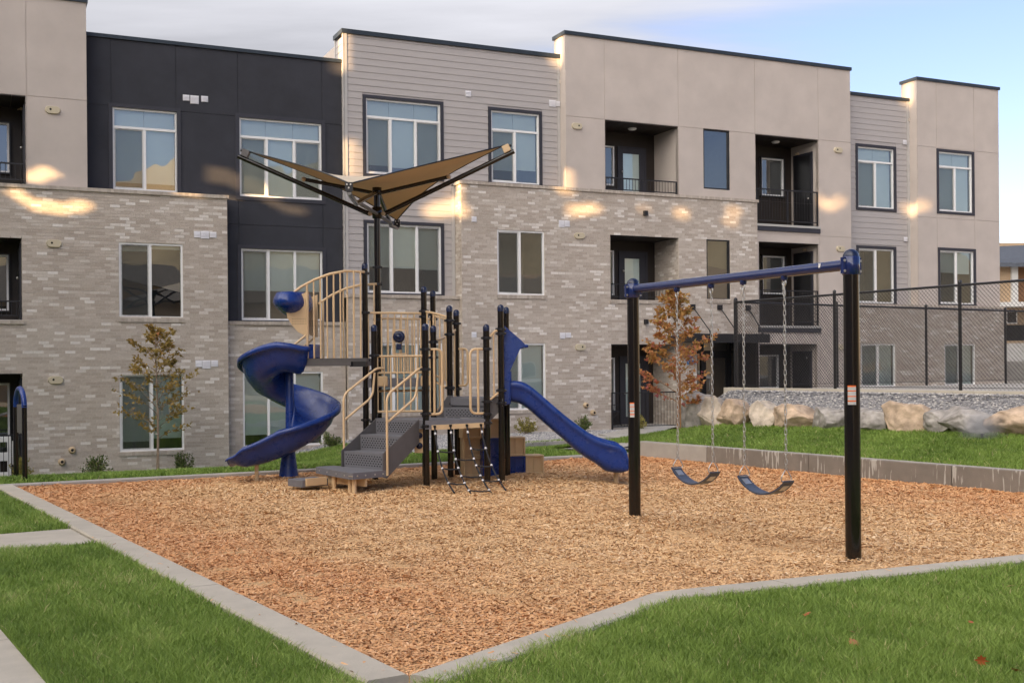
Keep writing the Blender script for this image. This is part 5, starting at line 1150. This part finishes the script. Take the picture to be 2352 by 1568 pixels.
# ------------------------------------------------------------------ boulders
from mathutils import noise as mnoise
M_bt = mat('tan_boulder', (.46, .345, .25), .9, var=.38, vs=5, bump=1.0, bs=9, var2=.18, vs2=1.5)
M_bp = mat('pale_boulder', (.49, .415, .335), .9, var=.36, vs=5, bump=1.0, bs=9, var2=.18, vs2=1.5)
M_bg = mat('grey_boulder', (.31, .285, .265), .9, var=.38, vs=6, bump=1.0, bs=9, var2=.2, vs2=1.6)
import bmesh
def boulder(x, y, z, sx, sy, sz, seed, m, label, flat=.0, rz=0):
    bm = bmesh.new(); bmesh.ops.create_icosphere(bm, subdivisions=5, radius=1); rr = random.Random(seed)
    pl_ = [(Vector((rr.gauss(0, 1), rr.gauss(0, 1), rr.gauss(0, .8))).normalized(), rr.uniform(.55, .82)) for _ in range(11)]
    pl_ += [(Vector((rr.gauss(0, .15), rr.gauss(0, .15), 1)).normalized(), .72 - flat), (Vector((rr.gauss(0, .2), -1, rr.gauss(.2, .2))).normalized(), .8)]
    off = Vector((seed * 3.1, seed * 1.7, 0))
    for v in bm.verts:
        p = v.co.copy()
        for nn_, h in pl_:
            e = p.dot(nn_) - h
            if e > 0: p -= nn_ * e * .93
        p *= 1 + .085 * mnoise.noise(v.co * 1.6 + off) + .075 * mnoise.noise(v.co * 3.6 + off) + .05 * abs(mnoise.noise(v.co * 7.5 + off)) + .022 * mnoise.noise(v.co * 17 + off)
        v.co = Vector((p.x * sx, p.y * sy, p.z * sz)) * 1.22
    me = bpy.data.meshes.new('boulder'); bm.to_mesh(me); bm.free(); me.polygons.foreach_set('use_smooth', [True] * len(me.polygons)); o = link('boulder', me, m); o.location = (x, y, z); o.rotation_euler = (0, 0, rz + rr.uniform(-.3, .3))
    tag(o, label, 'boulder', 'boulders along the top of the sloping lawn'); return o
def on_line(pxD, dfun):
    lo, hi = -6., 14.
    for _ in range(50):
        w = (lo + hi) / 2; x, y = wd(w, dfun(w))
        if x / y * FPX + 1176 < pxD: lo = w
        else: hi = w
    return w
bl = lambda w: 2.15 + .085 * (w + 1)
BO = [(375, 560, 125, 335, M_bg, 'grey slab-like boulder leaning at the end of the row nearest the small tree'), (480, 645, 145, 308, M_bp, 'tall pale boulder beside the grey leaning slab'), (607, 762, 155, 302, M_bt, 'tan rounded boulder, third from the small tree'),
      (775, 945, 152, 290, M_bp, 'broad pale boulder with a cleft top, behind the gap between the two swings'), (935, 1148, 152, 280, M_bt, 'long tan boulder with a sloping top behind the nearer swing chains'), (1142, 1320, 160, 285, M_bg, 'brown grey blocky boulder just before the near swing post'),
      (1385, 1580, 172, 295, M_bg, 'grey blocky boulder just past the near swing post'), (1560, 1782, 162, 325, M_bt, 'orange tan boulder with a pointed peak, between two grey ones'), (1770, 1965, 170, 305, M_bg, 'dull grey brown boulder right of the peaked orange one'),
      (1912, 2205, 182, 335, M_bg, 'largest dark grey boulder behind the lawn sprinkler spray'), (2200, 2480, 178, 335, M_bt, 'big rusty tan boulder at the right edge of the photo'), (2470, 2700, 175, 330, M_bg, 'grey boulder past the big rusty one, out at the edge')]
for i, (l, r, t_, b_, m_, lab) in enumerate(BO[:11]):
    pxD = (1500 + (l + r) / 2 / 2.352) * .9408; w = on_line(pxD, bl); x, y = wd(w, bl(w)); k = y / FPX * .9408 / 2.352; wdt, h = (r - l) * k, (b_ - t_) * k; z0 = z_lawn_r(x, y) - .06
    boulder(x, y, z0 + h * .47, wdt * .64, wdt * .48, h * .66, 11 + i, m_, lab, flat=.05 if m_ is M_bg else -.05, rz=math.atan2(WV.y, WV.x))
# ------------------------------------------------------------------ chain-link fences
FT = 2.97; FB = 1.16
def chain_fence(p, q, posts, label, extra=0.):
    p, q = Vector(p), Vector(q); L = (q - p).length; d = (q - p).normalized(); E = empty('chain_link_fence', (*p, 0), math.atan2(d.y, d.x)); tag(E, label, 'fence', 'chain link fences round the court')
    for s in posts: MB().tube([(s, 0, FB - .05), (s, 0, FT + .02)], .036 if s in (posts[0], ) else .030, 10).lathe([(.034, 0), (.03, .03), (0, .045)], (s, 0, FT + .02), 10).build('post', M_black, E)
    MB().tube([(0, 0, FT - .03), (L, 0, FT - .03)], .022, 8).build('top_rail', M_black, E); MB().tube([(0, 0, FB + .05), (L, 0, FB + .05)], .005, 5).build('bottom_wire', M_black, E)
    pit = .036; n = int(L / pit); hz = .037; m = int((FT + .02 - FB - .02) / hz); V = []; F = []
    r = .0042; ring = [(r * math.cos(a), r * math.sin(a)) for a in (1.57, 3.67, 5.76)]
    for i in range(n):
        b = len(V)
        for j in range(m + 1):
            x = (i + (j + i) % 2) * pit; y_ = -.026 + (.003 if (j + i) % 2 else -.003); z = FB + .02 + j * hz
            for a, c in ring: V.append((x + a, y_ + c, z + a * .4))
        for j in range(m):
            for k in range(3): F.append((b + j * 3 + k, b + j * 3 + (k + 1) % 3, b + j * 3 + 3 + (k + 1) % 3, b + j * 3 + 3 + k))
    tag(np_obj('wire_mesh', np.array(V), np.array(F), M_iron, None, E), kind='stuff'); return E
fl = lambda w: 3.82
wc, w2, w3, w4 = on_line(1690, fl), on_line(1918, fl), on_line(2206, fl), on_line(2206, fl) + 2.9
chain_fence(wd(wc, 3.82), wd(wc + 11, 3.82), [0, w2 - wc, w3 - wc, w4 - wc, w4 - wc + 2.6], 'black chain link fence rising along the top of the boulder bank')
chain_fence(wd(wc, 3.82), wd(wc, 18.5), [.02, 3.05, 6.1, 9.15, 12.2], 'black chain link fence running back from the corner post towards the house')
ft = empty('concrete_footing', (*wd(wc - .25, 3.70), 0), math.atan2(WV.y, WV.x)); tag(ft, 'pale concrete footing strip under the chain link fence', 'footing')
for i in range(4): MB().box(i * 3.0 + .004, i * 3.0 + 2.996, 0, .26, .3, 1.165).build('footing_section', M_concrete, ft, bevel=.008)
# ------------------------------------------------------------------ plants
LEAF = np.array([(0, 0, 0), (.42, .30, .10), (.16, .52, .04), (0, 1, -.06), (-.16, .52, .04), (-.42, .30, .10)])
def leaf_cloud(P, Dn, size, seed, fold=.0):
    """one small lobed leaf at each point P, roughly along Dn"""
    n = len(P); rg = np.random.default_rng(seed); y = Dn / np.linalg.norm(Dn, axis=1, keepdims=True); t = rg.normal(0, 1, (n, 3)); x = np.cross(y, t); x /= np.linalg.norm(x, axis=1, keepdims=True); z = np.cross(x, y)
    s = size * rg.uniform(.55, 1.25, n); L = LEAF; V = P[:, None, :] + s[:, None, None] * (L[None, :, 0, None] * x[:, None] + L[None, :, 1, None] * y[:, None] + L[None, :, 2, None] * z[:, None] * rg.uniform(.3, 2.5, (n, 1, 1)))
    F = np.arange(n)[:, None] * 6 + np.array([[0, 1, 2, 3]]); G = np.arange(n)[:, None] * 6 + np.array([[0, 3, 4, 5]]); return V.reshape(-1, 3), np.concatenate([F, G], 1).reshape(-1, 4)
M_bark = mat('sapling_bark', (.27, .20, .15), .85, var=.25, vs=25, bump=.4, bs=60)
M_bark2 = mat('orange_bark', (.30, .15, .065), .8, var=.3, vs=25, bump=.4, bs=60)
M_lf1 = mat('olive_leaves', (.1, .1, .02), .6, rnd='rnd', ramp=[(0, (.17, .145, .035)), (.35, (.32, .235, .06)), (.7, (.45, .29, .085)), (.9, (.46, .22, .08)), (1, (.28, .08, .05))], trans=.35)
M_lf2 = mat('autumn_leaves', (.2, .1, .02), .6, rnd='rnd', ramp=[(0, (.25, .20, .06)), (.3, (.42, .26, .07)), (.6, (.50, .25, .085)), (.85, (.45, .14, .075)), (1, (.38, .10, .11))], trans=.35)
def sapling(x, y, z, H, z0, wid, nb, nl, lsize, m_leaf, m_bark, label, seed, lean=(0, 0), stake=True, lowred=False):
    rr = random.Random(seed); E = empty('young_tree', (x, y, z)); tag(E, label, 'tree')
    tr = [Vector((lean[0] * t + .02 * math.sin(5 * t), lean[1] * t, H * .97 * t)) for t in [i / 10 for i in range(11)]]; trunk = MB().tube(tr, .03, 9, rs=[lerp(.030, .006, i / 10) for i in range(11)]); P = []; Dv = []; Rn = []
    for b in range(nb):
        f = (b + .5) / nb; h = lerp(z0, H * .93, f ** .92); a = b * 2.399 + rr.uniform(-.5, .5); env = math.sin(math.pi * clamp(.10 + .86 * (1 - f) ** .82)) ** .8
        L = wid * min(1, f * 2.6 + .5) * (1 - f) ** .72 * rr.uniform(.68, 1.15) + .10; o = tr[0].lerp(tr[10], clamp(h / (H * .97))); rise = rr.uniform(.35, .75) + .6 * f
        pts = [o + Vector((math.cos(a) * L * t, math.sin(a) * L * t, L * rise * t * (1 - .35 * t) + .02 * math.sin(7 * t + b))) for t in [i / 6 for i in range(7)]]
        trunk.tube(pts, .01, 5, rs=[lerp(.009, .0025, i / 6) for i in range(7)])
        subs = [pts]
        for s in range(4):
            t = rr.uniform(.3, .85); q = pts[int(t * 6)]; a2 = a + rr.choice((-1, 1)) * rr.uniform(.5, 1.0); l2 = L * rr.uniform(.22, .45); sp_ = [q + Vector((math.cos(a2) * l2 * u, math.sin(a2) * l2 * u, l2 * rr.uniform(.3, .8) * u)) for u in (0, .5, 1)]; trunk.tube(sp_, .004, 4, rs=[.004, .003, .002]); subs.append(sp_)
        for sp_ in subs:
            k = int(nl / nb / 5 * (1.4 if sp_ is pts else .9)) + 1
            for _ in range(k):
                t = rr.uniform(.25, 1.0) * (len(sp_) - 1); i = min(int(t), len(sp_) - 2); c = sp_[i].lerp(sp_[i + 1], t - i); P.append(c + Vector((rr.gauss(0, .03), rr.gauss(0, .03), rr.gauss(0, .03)))); dd = (sp_[i + 1] - sp_[i]).normalized() + Vector((rr.gauss(0, .7), rr.gauss(0, .7), rr.gauss(-.25, .5))); Dv.append(dd)
                Rn.append(clamp(.38 + .10 * math.sin(b * 1.9) + (.32 * (1 - f) if lowred else .12 * f) + rr.gauss(0, .15), 0, 1))
    trunk.build('trunk', m_bark, E); V, F = leaf_cloud(np.array(P), np.array(Dv), lsize, seed); np_obj('crown', V, F, m_leaf, np.repeat(np.array(Rn), 2), E)
    if stake:
        MB().tube([(.05, -.05, -.1), (.05 + lean[0] * .4, -.05, H * .42)], .014, 8).build('stake', M_bark2 if lowred else M_bark, E); MB().tube([(.03, -.06, H * .26), (.06, -.02, H * .26), (0, .035, H * .26), (-.035, -.01, H * .26), (.03, -.06, H * .26)], .006, 5).build('tie', M_white, E)
    return E
tx, ty = sq(3.68, 27.1); sapling(tx, ty, z_back(tx, ty), 3.50, .72, 1.12, 34, 1350, .10, M_lf1, M_bark, 'sparse young tree with olive and gold leaves by the spiral slide', 5)
sapling(3.19, 22.3, .28, 2.92, .50, .80, 34, 2000, .095, M_lf2, M_bark2, 'young tree with orange and red autumn leaves beside the first boulder', 9, (.0, 0), True, True)
M_sh = mat('shrub_leaves', (.06, .1, .02), .6, rnd='rnd', ramp=[(0, (.045, .075, .022)), (.45, (.11, .155, .04)), (.8, (.19, .22, .06)), (1, (.29, .26, .09))], trans=.2)
M_shy = mat('yellow_shrub_leaves', (.2, .18, .03), .6, rnd='rnd', ramp=[(0, (.12, .125, .025)), (.45, (.27, .24, .05)), (1, (.46, .38, .09))], trans=.2)
def shrub(s, q, w, h, m, label, seed, dz=0):
    x, y = sq(s, q); z = z_back(x, y) + dz; E = empty('shrub', (x, y, z)); tag(E, label, 'shrub', 'small shrubs along the foot of the building'); rg = np.random.default_rng(seed); stems = MB(); P = []; Dv = []
    for i in range(26):
        a = rg.uniform(0, 6.28); el = rg.uniform(.25, 1.45); L = rg.uniform(.8, 1.08); tip = Vector((math.cos(a) * math.cos(el) * w / 2 * L, math.sin(a) * math.cos(el) * w / 2 * L, (.15 + .85 * math.sin(el)) * h * L)); stems.tube([(0, 0, -.02), tuple(tip * .5 + Vector((0, 0, .03))), tuple(tip)], .004, 4)
        for k in range(34): t = rg.uniform(.3, 1.02); c = np.array(tip) * t + rg.normal(0, .028, 3); P.append(c); Dv.append(np.array(tip) / max(tip.length, .01) + rg.normal(0, .55, 3) + np.array([0, 0, .3]))
    stems.build('stems', M_bark, E); V, F = leaf_cloud(np.array(P), np.array(Dv), .052, seed); np_obj('foliage', V, F, m, np.repeat(np.clip(rg.normal(.45, .2, len(P)), 0, 1), 2), E)
for a in ((.85, 28.1, .66, .46, M_shy, 'yellow green shrub behind the slim navy arch'), (2.5, 28.2, .80, .46, M_sh, 'dark green shrub between the two wall pipes and the sparse tree'), (4.42, 28.2, .62, .45, M_sh, 'bright green shrub just past the sparse tree'), (8.0, 28.1, .66, .40, M_sh, 'green shrub between spiral slide and stairs'),
          (12.05, 27.6, .48, .50, M_shy, 'olive shrub seen through the rope climber'), (13.45, 28.2, .74, .42, M_shy, 'yellow green shrub under the straight slide'), (15.3, 28.3, .58, .42, M_sh, 'green shrub below the two pipes beyond the straight slide'), (16.95, 28.1, .50, .42, M_shy, 'low shrub half hidden by the far swing post')): shrub(*a, seed=hash(a[5]) % 997 if False else int(a[0] * 37))
# fallen leaves on the lawn
LG = [(0, -.5), (.10, -.12), (.34, -.26), (.30, -.02), (.52, .12), (.30, .20), (.30, .42), (.12, .34), (0, .62), (-.12, .34), (-.30, .42), (-.30, .20), (-.52, .12), (-.30, -.02), (-.34, -.26), (-.10, -.12)]
M_fall = mat('fallen_leaf', (.42, .085, .03), .6, objrnd=True, ramp=[(0, (.46, .10, .03)), (.5, (.40, .07, .03)), (1, (.36, .16, .06))], var=.2, vs=60)
for i, (px_, py_, lab) in enumerate(((1518, 545, 'small red fallen leaf on the lawn below the kerb bend'), (1705, 655, 'red fallen leaf on the lawn, the one nearest the middle'), (2195, 725, 'orange fallen leaf standing on edge in the grass'), (2330, 760, 'dark red fallen leaf at the bottom right of the lawn'), (2300, 437, 'rust brown fallen leaf on the lawn near the kerb'), (1693, 612, 'tiny tan fallen leaf above the red one'), (2152, 577, 'tiny orange fallen leaf in the grass by the right kerb'))):
    sx_, sy_ = 1000 + px_ / 1.568, 1150 + py_ / 1.568; dx, dy = sx_ * .9408 - 1176, 784 - sy_ * .9408; rx, rz_ = dx + dy * ROLL, dy - dx * ROLL + HOR; t = (.062 - CZ) / rz_; s = (.062, .072, .07, .065, .07, .04, .04)[i]
    k = MB(); n = len(LG); ctr = (0, .05, .012)
    for j in range(n): a, b = LG[j], LG[(j + 1) % n]; k.face([ctr, (a[0], a[1], -.12 * abs(a[0])), (b[0], b[1], -.12 * abs(b[0]))])
    o = k.build('fallen_leaf', M_fall); o.location = (rx * t, FPX * t, .064); o.scale = (s, s, s); o.rotation_euler = (random.uniform(-.5, .5), random.uniform(-.5, .5) + (1.0 if i == 2 else 0), random.uniform(0, 6)); tag(o, lab, 'leaf', 'fallen autumn leaves on the lawn')
# ------------------------------------------------------------------ ground-floor patios
for x0, x1, z0, z1, d, lab in ((16.66, 18.97, -.13, .88, -.06, 'black patio railing at the foot of the brick wall behind the far swing post'), (-1.6, .96, -.86, .17, -.06, 'black patio railing at the left edge of the photo')):
    E = empty('patio_railing', N * D0, ANG); tag(E, lab, 'railing', 'black patio railings'); railing(x0, x1, z0, z1, d, 'rail_frame', E)
CH_ = empty('folding_chair', N * D0, ANG); tag(CH_, 'black folding camp chair behind the patio railing', 'chair'); c0 = (17.02, .45, -.13)
cp = lambda x, y, z: (c0[0] + x, c0[1] + y, c0[2] + z); k = MB()
for y_ in (0, .42):
    k.tube([cp(-.28, y_, .02), cp(.24, y_, .46)], .011, 6); k.tube([cp(.28, y_, .02), cp(-.24, y_, .46)], .011, 6); k.tube([cp(-.25, y_, .46), cp(-.29, y_, .86)], .011, 6); k.tube([cp(.24, y_, .44), cp(.26, y_, .62), cp(-.27, y_, .64)], .011, 6)
for x_ in (-.28, .28): k.tube([cp(x_, 0, .02), cp(-x_ * .2, .2, .24), cp(x_, .42, .02)], .009, 6)
k.build('frame', M_iron, CH_); M_cloth = mat('black_cloth', (.015, .013, .025), .85, bump=.2, bs=120)
MB().loft([[cp(-.25, y_, .45), cp(0, y_, .40), cp(.25, y_, .45)] for y_ in (0, .21, .42)]).build('seat', M_cloth, CH_, solid=.008); MB().loft([[cp(-.255, y_, .5), cp(-.275, y_, .68), cp(-.29, y_, .87)] for y_ in (0, .21, .42)]).build('backrest', M_cloth, CH_, solid=.008)
WU = empty('plastic_shelf', N * D0, ANG); tag(WU, 'white plastic shelf with two square openings behind the left patio railing', 'shelf'); k = MB()
for a in cells(.18, .70, -.9, .10, [(.46, .62, -.72, -.46), (.46, .62, -.26, -.02)]): k.box(a[0], a[1], .30, .34, a[2], a[3])
k.box(.18, .70, .34, .62, .06, .10); k.box(.66, .70, .34, .62, -.9, .06); k.build('front', M_vinyl, WU, bevel=.006); k = MB()
for i in range(7): k.tube([(.735, .34, -.1 - i * .045), (.735, .60, -.1 - i * .045)], .014, 6)
k.tube([(.735, .34, -.55), (.735, .34, .0)], .014, 6); k.build('side_rack', M_vinyl, WU)
# ------------------------------------------------------------------ lawn sprinklers
def spray_mat():
    m = bpy.data.materials.new('water_spray'); m.use_nodes = True; t = m.node_tree; t.nodes.remove(t.nodes['Principled BSDF']); v = nd(t, 'ShaderNodeVolumePrincipled'); v.inputs['Color'].default_value = (.95, .97, 1, 1); v.inputs['Anisotropy'].default_value = .2
    tcn = nd(t, 'ShaderNodeTexCoord'); g = nd(t, 'ShaderNodeVectorMath', operation='LENGTH'); t.links.new(tcn.outputs['Object'], g.inputs[0]); r = nd(t, 'ShaderNodeMapRange'); r.inputs['From Min'].default_value = .02; r.inputs['From Max'].default_value = .95; r.inputs['To Min'].default_value = 1.0; r.inputs['To Max'].default_value = 0; t.links.new(g.outputs['Value'], r.inputs['Value'])
    t.links.new(mathn(t, 'MULTIPLY', mathn(t, 'POWER', r.outputs[0], 1.8), 4.0), v.inputs['Density']); t.links.new(v.outputs[0], t.nodes['Material Output'].inputs['Volume']); return m
M_spray = spray_mat()
for x, y, z, sx_, sz_, lab in ((7.0, 17.2, .54, .42, .42, 'fine water spray from the lawn sprinkler before the dark grey boulder'), (3.05, 23.6, .12, .5, .3, 'fine water spray drifting over the walk near the orange tree')):
    k = MB(); k.lathe([(.001, -.55)] + [(math.sin(a) * (1.0 if a < 2 else .95), -math.cos(a) * 1.0) for a in (.9, 1.3, 1.7, 2.2, 2.7)] + [(.001, 1)], n=16); S_ = empty('lawn_sprinkler', (x, y, z)); tag(S_, lab, 'sprinkler', 'lawn sprinklers')
    MB().tube([(0, 0, -.12), (0, 0, .03)], .022, 10).build('head', M_black, S_); o = k.build('spray', M_spray, S_); o.scale = (sx_, sx_, sz_); o.location = (0, 0, .1); o['kind'] = 'stuff'
# ------------------------------------------------------------------ dry hills behind the camera, mirrored in the upper windows
M_hill = mat('dry_hillside', (.42, .33, .20), .95, var=.25, vs=.02)
hv = []; hf = []; na = 60
for i in range(na + 1):
    a = lerp(R(-98), R(22), i / na); rid = 92 + 22 * math.sin(a * 5.3) + 12 * math.sin(a * 13.1 + 1) + 5 * math.sin(a * 37)
    for r, z in ((330, -2), (420, rid * .22), (520, rid * .62), (620, rid), (760, rid * .6)): hv.append((math.cos(a) * r, math.sin(a) * r, z + 5 * math.sin(a * 50 + r)))
for i in range(na):
    for j in range(4): b = i * 5 + j; hf.append((b, b + 5, b + 6, b + 1))
me = bpy.data.meshes.new('hills'); me.from_pydata(hv, [], hf); me.polygons.foreach_set('use_smooth', [True] * len(hf)); me.update(); tag(link('hills', me, M_hill), kind='structure')
# ------------------------------------------------------------------ houses beyond
M_hs = mat('tan_house_siding', (.42, .30, .19), .8, var=.06, vs=2, stretch=(1, 1, 9)); M_hw = mat('white_house_panel', (.58, .57, .55), .7, var=.04); M_hr = mat('slate_shingle_roof', (.075, .085, .105), .85, var=.25, vs=6, bump=.5, bs=12); M_hb = mat('brown_house_panel', (.24, .12, .055), .7, var=.1)
M_hr2 = mat('tan_shingle_roof', (.22, .185, .15), .85, var=.25, vs=5, bump=.5, bs=12); M_pane = mat('dark_pane', (.02, .025, .03), .08, spec=.8)
H = empty('town_house', (27.55, 65, 0)); tag(H, 'tan and white town house with a slate roof beyond the chain link fence', 'house')
MB().box(-2, 16, 1.5, 11, .3, 5.1).build('lower_wall', M_hs, H); MB().box(-2, .95, .3, 11, 5.1, 7.3).build('upper_wall', M_hs, H); MB().box(2.2, 16, .0, 11, 5.1, 7.25).build('upper_wall', M_hw, H); MB().box(1.02, 2.2, .8, 10, 5.1, 7.25).build('recess_wall', M_hb, H); MB().box(.70, 1.05, .1, .45, 5.1, 7.3).build('corner_post', M_hw, H); MB().box(-2.2, 16.2, -.1, 1.5, 4.85, 5.1).build('floor_band', M_hw, H)
MB().loft([[(-2.6, -.6, 7.25), (16.4, -.6, 7.15), (16.4, 5, 9.2), (-2.6, 5, 8.6)], [(-2.6, -.6, 7.05), (16.4, -.6, 6.95), (16.4, 5, 9.0), (-2.6, 5, 8.4)]], closed=True, smooth=False).build('roof', M_hr, H); MB().face([(-2.6, -.6, 7.26), (16.4, -.6, 7.16), (16.4, 5, 9.21), (-2.6, 5, 8.61)]).build('roof', M_hr, H)
MB().face([(-2.6, 5, 8.4), (16.4, 5, 9.0), (16.4, 11, 7), (-2.6, 11, 7)][::-1]).build('roof', M_hr2, H); MB().box(1.5, 15, 5, 9, 7.2, 8.95).build('gable_wall', M_hs, H)
for x, z in ((-.2, 9.6), (.55, 9.9)): MB().tube([(x, 4.0, 7.5), (x, 4.0, z)], .10, 10).lathe([(.2, 0), (.2, .08), (0, .12)], (x, 4.0, z), 12).build('flue', M_hw, H)
for x0, x1, z0, z1, y_ in ((2.75, 3.6, 5.7, 6.9, -.02), (.35, .75, 4.05, 4.6, 1.48), (1.0, 1.5, 4.0, 4.6, 1.48)):
    o = MB().box(x0 - .08, x1 + .08, y_ - .04, y_, z0 - .08, z1 + .08).build('window', M_hw, H); MB().box(x0, x1, y_ - .05, y_ - .042, z0, z1).build('pane', M_pane, o)
o = MB().box(.3, 6.0, 1.42, 1.5, 2.95, 3.85).build('carport_opening', M_hole, H); MB().box(.3, 6.0, 1.35, 1.5, 2.8, 2.95).build('carport_beam', M_hs, H); MB().box(-.5, 6.3, 1.3, 1.45, .3, 2.8).build('carport_wall', M_hw, H)
GW = MB().box(20.6, 32, 48.0, 48.4, .2, 1.72).build('block_wall', M_concrete2); tag(GW, 'low grey block wall in front of the town house', 'wall')
for i, (x, y, w, dp, h, rz) in enumerate(((20, -34, 22, 10, 7.4, .35), (42, -24, 22, 10, 7.6, .75), (58, -4, 22, 11, 7.2, 1.15))):
    E = empty('gabled_house', (x, y, -.3), rz); tag(E, ('tan gabled house across the yard behind the camera, farthest back', 'tan gabled house across the yard behind the camera, in the middle', 'tan gabled house across the yard behind the camera, nearest the court')[i], 'house', 'gabled houses mirrored in the windows')
    MB().box(-w / 2, w / 2, -dp / 2, dp / 2, 0, h).build('wall', M_hs, E); k = MB(); r_ = h + 3.2; a = w / 2 + .4; b = dp / 2 + .5
    k.face([(-a, -b, h - .1), (a, -b, h - .1), (a, 0, r_), (-a, 0, r_)]); k.face([(a, b, h - .1), (-a, b, h - .1), (-a, 0, r_), (a, 0, r_)]); k.face([(-a + .4, -b + .5, h), (-a + .4, 0, r_ - .1), (-a + .4, b - .5, h)]); k.face([(a - .4, b - .5, h), (a - .4, 0, r_ - .1), (a - .4, -b + .5, h)]); k.build('roof', M_hr2, E)
    for xx in (-w / 3, 0, w / 3):
        for zz2 in (1.2, 4.0):
            o = MB().box(xx - .8, xx + .8, dp / 2, dp / 2 + .06, zz2, zz2 + 1.4).build('window', M_hw, E); MB().box(xx - .7, xx + .7, dp / 2 + .06, dp / 2 + .07, zz2 + .1, zz2 + 1.3).build('pane', M_pane, o)
